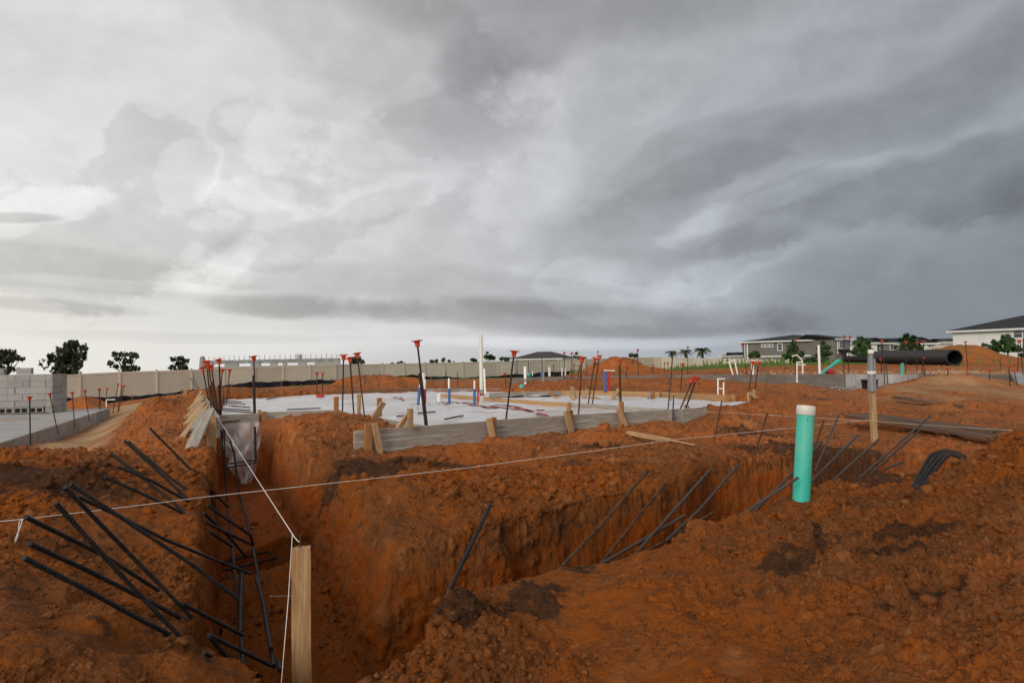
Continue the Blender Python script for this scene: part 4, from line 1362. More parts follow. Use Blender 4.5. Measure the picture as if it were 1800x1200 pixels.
# ------------------------------------------------------------------ form boards, stakes and braces of the near pad
board(G(622, 757, TOPZ), G(868, 739, TOPZ), .285, .045, M_FORM, 'front grey form board, its left end standing free behind two stakes')
board(G(864, 738, TOPZ), G(1003, 729.5, TOPZ), .285, .042, M_FORM, 'grey form board in the middle of the front edge')
board(G(1000, 729, TOPZ), G(1200, 718, TOPZ), .285, .04, M_FORM, 'grey form board at the right-hand end of the front edge')
board(G(1198, 718.5, TOPZ), G(1198, 718.5, TOPZ) + Vector((.42, .30, 0)), .26, .04, M_FORM, 'short grey board turning the right corner of the front form')
board(G(384, 729, TOPZ), G(455, 726, TOPZ), .215, .045, M_FORM, 'grey form board bridging the left trench above the film')
board(G(455, 724.5, TOPZ), G(600, 720, TOPZ), .285, .045, M_FORM, 'grey form board half buried by the dirt heap right of the trench')
board(G(590, 721, TOPZ), G(745, 748, TOPZ), .24, .04, M_FORM, 'grey form board hidden behind the dirt heap and stakes')
board(G(776, 692, TOPZ), G(848, 697, TOPZ), .20, .04, M_YELLOW, 'inner form board left of the tall white pipe, pale and stained')
board(G(848, 698, TOPZ), G(1000, 708, TOPZ), .20, .04, M_YELLOW, 'long pale inner form board behind the middle of the film')
board(G(1000, 707, TOPZ), G(1182, 720, TOPZ), .20, .04, M_FORM, 'grey inner form board meeting the right end of the front form')
board(G(860, 690.5, TOPZ), G(925, 688, TOPZ), .22, .04, M_FORM, 'dark grey rear form board left of the twin brace')
board(G(925, 688, TOPZ), G(986, 686.5, TOPZ), .22, .04, M_FORM, 'dark grey rear form board right of the twin brace')
board(G(986, 686.5, TOPZ), G(1048, 686, TOPZ), .22, .04, M_YELLOW, 'pale short board closing the rear corner of the recess')
board(G(1042, 686, TOPZ), G(1160, 689, TOPZ), .225, .042, M_YELLOW, 'left yellow pine board of the far recess side')
board(G(1158, 688.5, TOPZ), G(1292, 694.5, TOPZ), .225, .042, M_YELLOW, 'right yellow pine board of the far recess side')
board(G(1289, 692, TOPZ), G(1315, 693, TOPZ), .23, .04, M_FORM, 'pale grey end board at the right tip of the far recess')
board(G(395, 696, TOPZ), G(560, 688, TOPZ), .18, .04, M_FORMB, 'brown rear form board left half along the back of the film')
board(G(560, 688, TOPZ), G(742, 682.5, TOPZ), .18, .04, M_FORMB, 'brown rear form board right half in front of the dirt piles')
board(G(742, 683, TOPZ), G(985, 683, TOPZ), .16, .04, M_CONCL, 'pale grey rear board behind the blue pipes')
board(P(358, 694, 14.2), P(384, 733, 8.75), .26, .045, M_FORM, 'left side form board carried by the row of slanted braces')

S = 'stakes that hold the form boards'
for (x0, y0, x1, y1, Y, w, t, mat, lab) in [
    (646, 812, 648, 744, 6.86, .085, .04, M_WOODO, 'orange stake at the free left end of the front board, left of two'),
    (671, 812, 658, 743, 6.84, .062, .035, M_WOOD, 'pale slanted stake beside the orange one at the left end of the front board'),
    (866, 768, 859, 735, 7.86, .07, .04, M_WOOD, 'pale leaning stake at the first joint of the front board'),
    (868, 760, 868, 733, 8.02, .055, .045, M_WOODO, 'orange upright stake behind the leaning one at the first joint'),
    (1005, 759, 995, 722, 8.56, .075, .04, M_WOOD, 'pale leaning stake under the middle joint of the front board'),
    (1003, 775, 1003, 721, 8.63, .06, .04, M_WOODO, 'orange upright stake behind the leaning one at the middle joint'),
    (1100, 749, 1087, 718, 9.2, .07, .04, M_WOOD, 'pale leaning stake at the right third of the front board'),
    (1093, 760, 1092, 706, 9.3, .06, .045, M_WOODO, 'orange upright stake rising above the right third of the front board'),
    (591, 734, 591, 697, 9.75, .062, .04, M_WOODO, 'orange stake in the dirt heap, leftmost of four behind it'),
    (631, 726, 631, 692, 9.55, .045, .04, M_WOOD, 'thin pale stake beside three capped bars in the dirt heap'),
    (667, 732, 667, 699, 8.9, .058, .04, M_WOODO, 'orange upright stake right of the dirt heap top'),
    (655, 738, 674, 707, 8.7, .075, .035, M_WOOD, 'pale broad brace leaning on the stake right of the dirt heap'),
    (721, 752, 721, 718, 7.6, .058, .04, M_WOOD, 'pale upright stake where the film meets the front board'),
    (699, 753, 717, 729, 7.5, .055, .035, M_WOOD, 'pale brace leaning against the upright stake by the film edge'),
    (457, 762, 456, 720, 8.95, .05, .04, M_WOOD, 'pale stake at the right end of the trench board'),
    (464, 756, 464, 723, 9.0, .07, .03, M_WOODO, 'orange stake block nailed behind the right end of the trench board'),
    (368, 796, 368, 742, 8.5, .05, .04, M_WOOD, 'thin pale stake left of the two upright ones at the trench corner'),
    (375, 797, 374, 731, 8.55, .07, .05, M_WOOD, 'thick pale upright stake at the trench corner under the string'),
    (325, 703, 326, 684, 15.5, .07, .04, M_WOOD, 'pale stake standing alone on the left berm, left of two'),
    (329, 703, 330, 684, 15.6, .05, .04, M_WOOD, 'pale stake standing alone on the left berm, right of two'),
    (1000, 722, 1000, 707, 11.05, .05, .04, M_WOOD, 'small pale stake at the joint of the inner boards'),
    (918, 705, 918, 687, 16.0, .07, .04, M_FORM, 'grey stake of the twin brace on the dark rear board'),
    (964, 704, 964, 687, 16.2, .06, .04, M_FORM, 'grey stake on the dark rear board, right one'),
    (1089, 709, 1089, 686, 15.1, .075, .04, M_WOODO, 'orange stake against the yellow pine board, left one'),
    (1148, 716, 1148, 687, 14.2, .09, .04, M_WOODO, 'orange stake against the yellow pine board, middle one'),
    (1211, 711, 1211, 689, 13.6, .06, .04, M_WOOD, 'pale stake against the yellow pine board, behind leaning bars'),
    (1283, 714, 1281, 693, 12.7, .06, .04, M_WOODO, 'dark orange stake near the right end of the yellow boards'),
    (1317, 705, 1316, 690, 12.5, .06, .04, M_WOOD, 'pale stake just past the right tip of the yellow boards'),
    (1326, 694, 1326, 684, 12.6, .05, .04, M_WOOD, 'short pale stake on the clay bank beyond the yellow boards'),
    (1178, 704, 1178, 698, 12.5, .05, .04, M_WOOD, 'tiny pale stake by the recess film'),
]:
    if 'front board' in lab or 'joint' in lab:
        Yb = G(x1, float(np.interp(x1, [622, 868, 1003, 1200], [757, 739, 729.5, 718])), TOPZ).y
        Y = Yb - (.052 if mat is M_WOODO else .095)
    elif 'trench board' in lab:
        Y = G(x1, 725, TOPZ).y - .05
    A, B = P(x0, y0, Y), P(x1, y1, Y)
    stake(A, B, w, t, mat, lab, S)
GBR = 'short braces of the form boards'
for (x0, y0, Y0, x1, y1, Y1, w, mat, lab) in [
    (928, 702, 15.6, 919, 688, 16.0, .09, M_FORM, 'brown short brace of the twin brace on the dark rear board'),
    (973, 698, 15.7, 963, 685, 16.1, .05, M_WOODO, 'thin short brace against the right part of the dark rear board'),
    (1014, 703, 14.6, 1005, 680, 15.2, .07, M_WOOD, 'pale brace standing steeply in the rear corner, left of three'),
    (1008, 703, 14.2, 997, 688, 14.8, .045, M_WOOD, 'thin pale brace crossing below the steep one in the rear corner'),
    (1025, 702, 14.8, 1032, 685, 15.4, .08, M_WOOD, 'pale brace leaning right in the rear corner of the recess'),
    (1074, 707, 14.2, 1087, 684, 15.0, .075, M_WOOD, 'pale brace leaning on the left yellow pine board'),
    (1138, 708, 13.8, 1144, 689, 14.3, .06, M_FORM, 'greyish brace leaning on the middle of the yellow boards'),
    (1202, 704, 13.2, 1209, 690, 13.6, .05, M_WOOD, 'pale brace beside the stake behind the leaning capped bars'),
    (1273, 714, 12.5, 1280, 695, 12.8, .085, M_WOODO, 'dark orange brace near the right end of the yellow boards'),
    (1330, 699, 12.3, 1318, 690, 12.5, .07, M_WOOD, 'pale brace lying on the clay past the right tip of the boards'),
    (1214, 724, 9.9, 1206, 714, 10.1, .075, M_WOOD, 'pale brace at the right corner of the front form, upper of two'),
    (1217, 725, 9.8, 1206, 719, 9.95, .06, M_WOOD, 'pale brace at the right corner of the front form, lower of two'),
]:
    o = beam('wooden_brace', P(x0, y0, Y0), P(x1, y1, Y1), w, .04, mat, (1, .6, 0))
    tag(o, lab, 'brace', GBR)
# the row of slanted braces down the left side
GS = 'slanted braces on the left side form'
for (x0, y0, Y0, x1, y1, Y1, w, mat, lab) in [
    (337, 787, 8.0, 366, 722, 8.75, .16, M_FORM, 'widest grey slanted brace, nearest of the row'),
    (341, 754, 8.7, 363, 721, 9.2, .12, M_FORM, 'grey slanted brace second in the row, half hidden'),
    (321, 768, 8.6, 360, 717, 9.6, .09, M_WOOD, 'pale slanted brace reaching farthest down the left bank'),
    (328, 745, 9.6, 358, 709, 10.5, .10, M_WOOD, 'pale slanted brace in the middle of the row'),
    (328, 734, 10.4, 357, 701, 11.4, .085, M_WOOD, 'pale slanted brace fifth in the row from the trench'),
    (334, 718, 11.6, 356, 696, 12.6, .075, M_WOOD, 'small pale slanted brace near the far end of the row'),
    (344, 705, 12.8, 355, 688, 13.6, .07, M_WOOD, 'farthest and smallest slanted brace of the row'),
]:
    A, B = P(x0, y0, Y0), P(x1, y1, Y1)
    o = beam('wooden_brace', A, B + (B - A) * .02, w, .036, mat, (1.0, 0.35, .35))
    tag(o, lab, 'brace', GS)
o = MB().box((-.12, -.09, -.07), (.12, .09, .07), Matrix.Rotation(.5, 4, 'Z') @ Matrix.Rotation(.25, 4, 'Y'), ch=.012).build('wood_block', M_WOOD, None, P(1048, 704.5, 14.6))
tag(o, 'chunky cut wood block lying in the recess before the yellow boards', 'block')
o = MB().box((-.055, -.05, -.06), (.055, .05, .06), ch=.006).build('wood_block', M_WOOD, None, P(978, 700.5, 15))
tag(o, 'small square wood block on the inner board top', 'block')


# ------------------------------------------------------------------ vapour barrier films
def film(poly, z, wr, step=0.11, seed=0, edge=0.0):
    pts = [Vector(p) for p in poly]
    n = len(pts)
    outl = []
    for i in range(n):
        a, b = pts[i], pts[(i + 1) % n]
        k = max(1, int((b - a).length / step))
        outl += [a.lerp(b, j / k) for j in range(k)]
    xs, ys = [p.x for p in outl], [p.y for p in outl]
    gx, gy = np.meshgrid(np.arange(min(xs), max(xs), step), np.arange(min(ys), max(ys), step))
    gx, gy = gx.ravel() + RS.uniform(-.02, .02, gx.size), gy.ravel() + RS.uniform(-.02, .02, gx.size)
    dd = inside(gx, gy, [tuple(p) for p in outl])
    k = dd > step * .5
    allp = outl + [Vector((a, b)) for a, b in zip(gx[k], gy[k])]
    m_ = len(outl)
    vs, es, fs, *_ = geometry.delaunay_2d_cdt(allp, [], [list(range(m_))], 1, 1e-4)
    xa, ya = np.array([v.x for v in vs], np.float32), np.array([v.y for v in vs], np.float32)
    zz = np.full_like(xa, z)
    zz += wr * (1 - np.abs(fbm(xa * 1.3 + seed, ya * 1.3, xa * 0, 3)) * 2.2) * .5
    zz += wr * perlin(xa * 5 + 8, ya * 2.2 + seed, xa * 0) * .5 + wr * .6 * perlin(xa * .6, ya * .6 + seed, xa * 0)
    zz -= np.clip(1 - inside(xa, ya, [tuple(p) for p in outl]) / .25, 0, 1) * edge
    mb = MB()
    mb.add([Vector((a, b, c)) for a, b, c in zip(xa, ya, zz)], fs, True)
    return mb, fs


mb, _ = film(SLAB, TOPZ - .085, .045, seed=3)
sheet = mb.build('plastic_film', M_SHEET)
tag(sheet, 'large wrinkled white plastic film spread over the house pad', 'plastic film')
mb, _ = film(RECESS, TOPZ - .12, .03, seed=21)
sheet2 = mb.build('plastic_film', M_SHEET)
tag(sheet2, 'smaller white plastic film in the recess before the yellow pine boards', 'plastic film')
# red tape along seams and round the pipes
for pl in [[(862, 713), (905, 719), (935, 722)], [(870, 711), (890, 712), (915, 716)], [(905, 717), (918, 718), (936, 723)], [(944, 726), (955, 728), (962, 731)], [(943, 720), (950, 721), (955, 720)],
           [(767, 706), (780, 707), (795, 707)], [(780, 709), (798, 706), (806, 708)], [(812, 707), (830, 709), (838, 710)], [(720, 711), (735, 710), (757, 709)], [(703, 700), (706, 702), (709, 704)], [(690, 698), (700, 699), (706, 698)],
           [(822, 711), (850, 714), (873, 718)]]:
    pts = [G(a, b, TOPZ - .058) for a, b in pl]
    v, f = [], []
    for i, p in enumerate(pts):
        t = (pts[min(i + 1, len(pts) - 1)] - pts[max(i - 1, 0)]).normalized()
        s = Vector((-t.y, t.x, 0)) * .035
        v += [p + s, p - s]
    for i in range(len(pts) - 1): f.append((2 * i, 2 * i + 1, 2 * i + 3, 2 * i + 2))
    MB().add([q + Vector((0, 0, dz_)) for dz_ in (0, .006) for q in v], [tuple(reversed(q)) for q in f] + [tuple(i + len(v) for i in q) for q in f]).build('red_tape', M_RED, sheet)
# scraps of bar lying on the film
for pix, lab in [
    ([(697, 731), (712, 730)], 'short dark scrap lying on the film near its front left'),
    ([(735, 726), (765, 723.5)], 'thin dark wire lying across the film left of the leaning capped bar'),
    ([(782, 736.5), (814, 730)], 'dark flat scrap lying on the film right of the leaning capped bar'),
    ([(392, 721), (447, 725)], 'long black bar lying over the film corner, nearest the trench'),
    ([(392, 718), (440, 721)], 'black bar lying over the film corner, second from the trench'),
    ([(393, 711), (439, 716)], 'black bar lying over the film corner, third from the trench'),
    ([(393, 707), (431, 710)], 'black bar lying over the film corner, fourth from the trench'),
    ([(395, 704), (424, 706)], 'black bar lying over the film corner, farthest from the trench'),
    ([(504, 719.5), (564, 717)], 'thin black bar lying on the film front behind the half buried board'),
    ([(468, 702), (492, 696.5)], 'thin black bar lying farther back on the film'),
]:
    a, b = G(*pix[0], TOPZ - .045), G(*pix[1], TOPZ - .045)
    o = link('rebar', bar_mesh([Vector(), b - a], .011, M_STEEL), None, Matrix.Translation(a))
    tag(o, lab, 'rebar', 'bars and scraps lying on the film')
o = MB().box((-.09, -.05, -.03), (.09, .05, .03), ch=.01).build('red_block', M_RED, None, G(563, 696, TOPZ - .03))
tag(o, 'small red block lying on the far left of the film', 'block')

# clear film hanging into the trench end
mb = MB()
A, B = P(386, 744, 8.86), P(459, 741, 8.98)
NU, NV = 46, 40
v = []
for j in range(NV + 1):
    fj = j / NV
    for i in range(NU + 1):
        fi = i / NU
        p = A.lerp(B, fi)
        drop = 0.80 * min(1.0, 0.52 + 1.15 * min(fi * 1.02, (1 - fi) * 1.7))
        fold = math.sin(fi * 17 + fj * 6 + math.sin(fi * 7) * 2) * .038 + math.sin(fi * 41 - fj * 13) * .014 + math.sin((fi + fj) * 15) * .026 + float(perlin(np.array([fi * 9.0]), np.array([fj * 7.0]), np.array([3.3]))[0]) * .05
        v.append(Vector((p.x + (fi - .5) * -.10 * fj, p.y - .04 + fold * (0.25 + fj) + .10 * math.sin(fj * 2.2), p.z - drop * fj)))
mb.add(v, [(j * (NU + 1) + i, j * (NU + 1) + i + 1, (j + 1) * (NU + 1) + i + 1, (j + 1) * (NU + 1) + i) for j in range(NV) for i in range(NU)], True)
m = bpy.data.materials.new('clear polythene')
m.use_nodes = True
nt = m.node_tree
b = nt.nodes['Principled BSDF']
b.inputs['Base Color'].default_value = (0.62, 0.59, 0.58, 1)
b.inputs['Roughness'].default_value = 0.16
b.inputs['Alpha'].default_value = 0.70
b.inputs['Specular IOR Level'].default_value = 0.9
o = mb.build('hanging_film', m)
tag(o, 'crumpled clear plastic film hanging into the end of the left trench', 'plastic film')

# ------------------------------------------------------------------ capped upright bars (photo pixels: cap, foot; depth)
GC1, GC2, GC3 = 'capped bars round the house pad', 'capped bars at the older slab on the left', 'capped bars along the far foundation on the right'
for top, bot, Y, lab, grp, kw in [
    ((904, 617), (889, 741), 7.95, 'capped rebar leaning right behind the front form board, right of the tall white pipe', GC1, {}),
    ((733, 599), (751, 748), 7.5, 'tallest capped rebar with a lapped lower bar, leaning left at the front of the film', GC1, dict(splice=.62)),
    ((446, 626), (449, 730), 9.1, 'capped rebar with a thick lapped lower half, over the right end of the trench board', GC1, dict(splice=.68)),
    ((385, 631), (389, 732), 9.2, 'capped rebar with the widest cap at the trench corner, right of the dense cluster', GC1, dict(splice=.55)),
    ((363, 635), (372, 730), 9.6, 'capped rebar at the left of the dense cluster over the side form', GC1, {}),
    ((366, 640), (380, 732), 9.3, 'capped rebar in the middle of the dense cluster over the side form', GC1, dict(splice=.6)),
    ((371, 642), (385, 733), 9.05, 'capped rebar at the right of the dense cluster over the side form', GC1, dict(splice=.7)),
    ((356, 646), (366, 700), 13, 'small capped rebar left behind the dense cluster', GC1, {}),
    ((391, 649), (386, 705), 16, 'small capped rebar behind the widest cap at the trench corner', GC1, {}),
    ((404, 649), (398, 706), 16, 'small capped rebar alone to the right of the trench corner cluster', GC1, {}),
    ((557, 655), (557, 694), 19.6, 'left one of two small capped bars at the back of the film', GC1, {}),
    ((567, 655), (567, 694), 19.6, 'right one of two small capped bars at the back of the film', GC1, {}),
    ((604, 624), (602, 727), 9.7, 'left one of three capped bars in the dirt heap', GC1, {}),
    ((615, 629), (622, 727), 9.6, 'shortest middle one of three capped bars in the dirt heap', GC1, {}),
    ((628, 621), (640, 727), 9.5, 'right and tallest one of three capped bars in the dirt heap', GC1, {}),
    ((1023, 628), (1017, 728), 10.9, 'capped rebar rising from the joint of the inner boards', GC1, {}),
    ((1046, 629), (1034, 709), 13.6, 'left one of two leaning capped bars by the wood block', GC1, {}),
    ((1054, 625), (1042, 704), 14.0, 'right one of two leaning capped bars by the wood block', GC1, {}),
    ((1090, 631), (1092, 708), 9.7, 'capped rebar just behind the orange stake at the right third of the front board', GC1, dict(splice=.85)),
    ((1219, 664), (1195, 721), 10.3, 'left one of two leaning capped bars past the right end of the form', GC1, {}),
    ((1225, 663), (1204, 721), 10.4, 'right one of two leaning capped bars past the right end of the form', GC1, {}),
    ((1324, 635), (1315, 697), 12.7, 'left one of two leaning capped bars at the right tip of the yellow boards', GC1, {}),
    ((1334, 636), (1325, 695), 12.7, 'right one of two leaning capped bars at the right tip of the yellow boards', GC1, {}),
    ((1200, 639), (1196, 693), 17, 'capped rebar standing alone on the orange bank behind the recess', GC1, {}),
    ((1103, 644), (1099, 672), 20, 'small leaning capped rebar before the foot of the middle dirt mound', GC1, {}),
    ((1019, 642), (1016, 672), 20.5, 'small capped rebar just left behind the bar at the inner joint', GC1, {}),
    ((887, 655), (890, 684), 22, 'small capped rebar standing behind the leaning bar right of the white pipe', GC1, {}),
    ((52, 697), (53, 759), 13.6, 'nearest capped rebar on the left slab, in front of the block stack', GC2, {}),
    ((87, 691), (98, 743), 15.6, 'capped rebar leaning left on the left slab, before the stack corner', GC2, {}),
    ((127, 689), (130, 733), 18.0, 'capped rebar third along the edge of the left slab', GC2, {}),
    ((149, 686), (155, 726), 20.0, 'leaning capped rebar fourth along the edge of the left slab', GC2, {}),
    ((174, 683), (177, 719), 22.6, 'front bar of a capped pair near the far end of the left slab', GC2, {}),
    ((175, 684), (174, 716), 23.4, 'rear bar of a capped pair near the far end of the left slab', GC2, {}),
    ((188, 682), (187, 702), 26, 'capped rebar above the white bent pipe past the left slab', GC2, {}),
    ((208, 674), (200, 717), 25, 'leaning capped rebar left of three standing in the sand path', GC2, {}),
    ((214, 677), (208, 717), 25.4, 'leaning capped rebar in the middle of three in the sand path', GC2, {}),
    ((218, 677), (210, 716), 25.8, 'leaning capped rebar right of three in the sand path', GC2, {}),
    ((992, 619), (992, 656), 24, 'far capped rebar left of a pair before the tan fence', GC3, {}),
    ((1005, 620), (1005, 658), 24, 'far capped rebar right of a pair before the tan fence', GC3, {}),
    ((1051, 617), (1051, 634), 30, 'far capped rebar standing on the left side of the middle dirt mound', GC3, {}),
    ((1121, 614), (1122, 660), 24, 'far capped rebar in front of the right flank of the middle dirt mound', GC3, {}),
    ((1209, 609), (1209, 648), 25, 'far capped rebar before the two left palms', GC3, {}),
    ((1304, 603), (1313, 658), 23.5, 'far capped rebar leaning left before the left corner of the grey house', GC3, {}),
    ((1399, 596), (1398, 659), 23.0, 'far capped rebar before the dark tree by the grey house', GC3, {}),
    ((1484, 590), (1483, 657), 23.2, 'large far capped rebar left of two at the grey house corner', GC3, {}),
    ((1494, 591), (1491, 657), 23.6, 'far capped rebar right of two at the grey house corner', GC3, {}),
    ((1551, 598), (1549, 657), 23.2, 'far capped rebar right of the conduit stake top', GC3, {}),
    ((1593, 600), (1592, 658), 23.2, 'far capped rebar left of three before the black pipe', GC3, {}),
    ((1612, 601), (1612, 658), 23.2, 'far capped rebar in the middle of three before the black pipe', GC3, {}),
    ((1624, 599), (1621, 657), 23.6, 'far capped rebar right of three before the black pipe', GC3, {}),
    ((1548, 630), (1551, 658), 24.5, 'low capped rebar before the thin end of the black pipe', GC3, {}),
    ((1624, 627), (1624, 657), 24.5, 'low capped rebar crossing the middle of the black pipe', GC3, {}),
    ((1697, 600), (1702, 659), 24, 'far capped rebar standing against the big right mound, by the pipe mouth', GC3, {}),
    ((1790, 598), (1789, 659), 22.6, 'left bar of a tall far capped pair before the white house', GC3, {}),
    ((1793, 598), (1798, 659), 22.9, 'right bar of a tall far capped pair before the white house', GC3, {}),
    ((1626, 647), (1626, 672), 21.6, 'low capped rebar left of the row before the grey wall', GC3, {}),
    ((1666, 648), (1666, 676), 20.6, 'low capped rebar second in the row before the grey wall', GC3, {}),
    ((1699, 649), (1702, 668), 21.2, 'low capped rebar third in the row before the grey wall', GC3, {}),
    ((1738, 649), (1741, 677), 20.3, 'low capped rebar fourth in the row before the grey wall', GC3, {}),
    ((1773, 642), (1776, 682), 20.0, 'tallest capped rebar of the row before the grey wall at far right', GC3, {}),
    ((1782, 650), (1789, 680), 20.2, 'leaning capped rebar at the right end of the row before the grey wall', GC3, {}),
    ((1760, 627), (1758, 650), 30, 'tiny capped rebar on the right slope below the shrubs', GC3, {}),
    ((1168, 637), (1168, 655), 30, 'tiny capped rebar left of a pair before the fence beyond the mound', GC3, {}),
    ((1174, 637), (1174, 655), 30, 'tiny capped rebar right of a pair before the fence beyond the mound', GC3, {}),
    ((1148, 641), (1148, 658), 29, 'tiny capped rebar at the right foot of the middle dirt mound', GC3, {}),
    ((973, 641), (973, 660), 27, 'tiny capped rebar by the white stubs, first from the left', GC3, {}),
    ((1009, 640), (1009, 660), 27, 'tiny capped rebar between the white stubs and the mound', GC3, {}),
    ((1031, 640), (1031, 660), 28, 'tiny capped rebar at the left foot of the middle dirt mound', GC3, {}),
]:
    if grp is GC1 and Y < 17:
        Yg = G(bot[0], bot[1] - (2 if Y < 9.5 else 0), TOPZ - .05).y
        Y = Yg if abs(Yg - Y) < 2.5 else Y
    capped((*top, Y), (*bot, Y), lab, grp, rad=.0115 if Y < 12 else .013, m=M_RUST if random.random() < .45 else M_STEEL, **kw)
GU_ = 'bare upright bars in the far ground'
for pix, lab in [
    ([(334, 664, 30), (349, 686, 29)], 'thin bare rod leaning left before the tan fence, front of two'),
    ([(340, 663, 31), (351, 685, 30)], 'thin bare rod leaning left before the tan fence, rear of two'),
    ([(657, 655, 40), (657, 668, 40)], 'short bare bar poking up behind the left dirt pile, left of two'),
    ([(667, 654, 40), (667, 676, 40)], 'short bare bar poking up behind the left dirt pile, right of two'),
    ([(784, 653, 26), (783, 690, 25)], 'thin bare bar left of the small white pipe behind the film'),
    ([(804, 653, 26), (805, 687, 25)], 'thin bare bar right of the first blue sleeve behind the film'),
    ([(760, 660, 27), (763, 690, 26)], 'thin bare bar leaning beside the pile behind the film'),
    ([(909, 632, 22), (909, 662, 22)], 'tall thin bare bar right behind the leaning capped rebar'),
    ([(929, 632, 22), (930, 655, 22)], 'thin bare bar beside the white pipe with a teal fitting'),
    ([(953, 630, 23), (953, 660, 23)], 'thin bare bar left behind the pale blue riser'),
    ([(1554, 628, 22), (1555, 680, 21.3)], 'bare bar standing before the pale wall, left of two'),
    ([(1558, 640, 22), (1561, 678, 21.4)], 'bare bar standing before the pale wall, right of two'),
    ([(586, 665, 45), (586, 690, 40)], 'thin bare bar before the black silt fence, left of two'),
    ([(582, 667, 45), (582, 683, 44)], 'thinnest bare bar before the black silt fence at the weeds'),
]: rebar(pix, lab, GU_, .013)


# ------------------------------------------------------------------ plumbing
def pipe(pix, r, m, name, label, group, n=12, parts=()):
    pts = [P(*q) for q in pix]
    A = pts[-1]
    root = empty(name, A, label, 'pipe', group)
    MB().tube([p - A for p in pts], r, n).build('pipe_wall', m, root, A)
    for (kind, f0, f1, k, mm) in parts:             # sleeves, couplings and caps along the run
        a, b = pts[0].lerp(pts[-1], f0), pts[0].lerp(pts[-1], f1)
        MB().tube([a - A, b - A], r * k, n).build(kind, mm, root, A)
    return root


GP1, GP2 = 'pipe stubs rising through the film', 'pipes behind the far grey wall'
pipe([(845, 589, 13.3), (847, 712, 12.9)], .038, M_PVC, 'vent_pipe', 'tall white pipe standing in the middle of the film, above everything near it', GP1, 16, [('coupling', .79, .83, 1.22, M_PVCG), ('tape_band', .84, .87, 1.12, M_RED)])
pipe([(851, 648, 14.6), (853, 692, 14.4)], .022, M_PVC, 'water_pipe', 'thin white pipe close right of the tall white pipe', GP1)
pipe([(840, 683, 12.9), (840, 710, 12.7)], .017, M_RED, 'water_pipe', 'short red pipe hugging the foot of the tall white pipe', GP1)
pipe([(744, 658, 14), (741, 709, 13.6)], .045, M_PVC, 'vent_pipe', 'white pipe seen just right of the tallest leaning capped rebar', GP1, 14, [('collar', 0, .06, 1.15, M_PVC)])
pipe([(739, 668, 12.6), (735, 711, 12.4)], .018, M_PVC, 'water_pipe', 'leaning white stub in a blue sleeve behind the tallest leaning capped rebar', GP1, 10, [('sleeve', .32, 1.0, 1.5, M_BLUE)])
pipe([(747, 667, 12.8), (747, 708, 12.6)], .018, M_PVC, 'water_pipe', 'white stub in a red sleeve right of the tallest leaning capped rebar', GP1, 10, [('sleeve', .42, 1.0, 1.3, M_RED)])
pipe([(789, 665, 12.4), (790, 709, 12.2)], .017, M_PVC, 'water_pipe', 'upright white stub in a blue sleeve, alone left of the tall white pipe', GP1, 10, [('sleeve', .42, 1.0, 1.35, M_BLUE)])
pipe([(834, 669, 12.4), (834, 709, 12.2)], .017, M_PVC, 'water_pipe', 'white stub in a blue sleeve close left of the tall white pipe', GP1, 10, [('sleeve', .38, 1.0, 1.35, M_BLUE)])
pipe([(772, 693, 12.6), (772, 708, 12.5)], .042, M_PVC, 'drain_stub', 'short fat white drain stub capped low over the film', GP1, 14, [('end_cap', 0, .3, 1.08, M_PVC)])
pipe([(923, 645, 19.4), (924, 690, 19.0)], .042, M_PVC, 'vent_pipe', 'white pipe with a grey coupling and a teal fitting at its foot', GP1, 14, [('coupling', .48, .62, 1.2, M_PVCG)])
pipe([(918, 679, 18.6), (914, 687, 18.4)], .07, M_TEAL, 'drain_fitting', 'teal pipe fitting tilted at the foot of the coupled white pipe', GP1, 14)
pipe([(924, 656, 24), (931, 660, 23.8)], .05, M_TEAL, 'drain_fitting', 'small teal elbow beside the top of the coupled white pipe', GP1, 12)
pipe([(955, 654, 19.5), (955, 690, 19.2)], .03, M_PVCG, 'water_pipe', 'pale blue grey riser standing behind the rear form board', GP1)
pipe([(951, 654, 19.8), (952, 662, 19.8)], .028, M_BLUE, 'water_pipe', 'short blue stub at the top of the pale grey riser', GP1)
pipe([(1064, 651, 16.2), (1064, 688, 15.8)], .030, M_BLUE, 'water_pipe', 'blue riser standing beside the red one behind the yellow boards', GP1, 12)
pipe([(1070, 651, 16.2), (1070, 688, 15.9)], .024, M_RED, 'water_pipe', 'red riser standing beside the blue one behind the yellow boards', GP1, 12)
pipe([(1061, 651, 16.15), (1081, 651.5, 16.1)], .016, M_PVC, 'cross_pipe', 'short white pipe lying across the tops of the blue and red risers', GP1)
for x_, y0, y1, w_, Y, lab in [(936, 652, 660, .022, 26, 'small white stub left of the fat one behind the rear bank'), (966, 645, 661, .05, 26, 'fat white stub behind the rear bank, left of the twin stubs'),
                               (988, 646, 660, .03, 26, 'left one of the twin white stubs behind the rear bank'), (994, 646, 660, .03, 26, 'right one of the twin white stubs behind the rear bank')]:
    pipe([(x_, y0, Y), (x_, y1, Y)], w_, M_PVC, 'water_pipe', lab, GP2)


def manifold(name, runs, label, r, m=M_PVC):
    allp = [[P(*q) for q in run] for run in runs]
    A = allp[0][-1]
    root = empty(name, A, label, 'pipework', 'white pipe frames')
    for run in allp: MB().tube([p - A for p in run], r, 10).build('pipe', m, root, A)
    return root


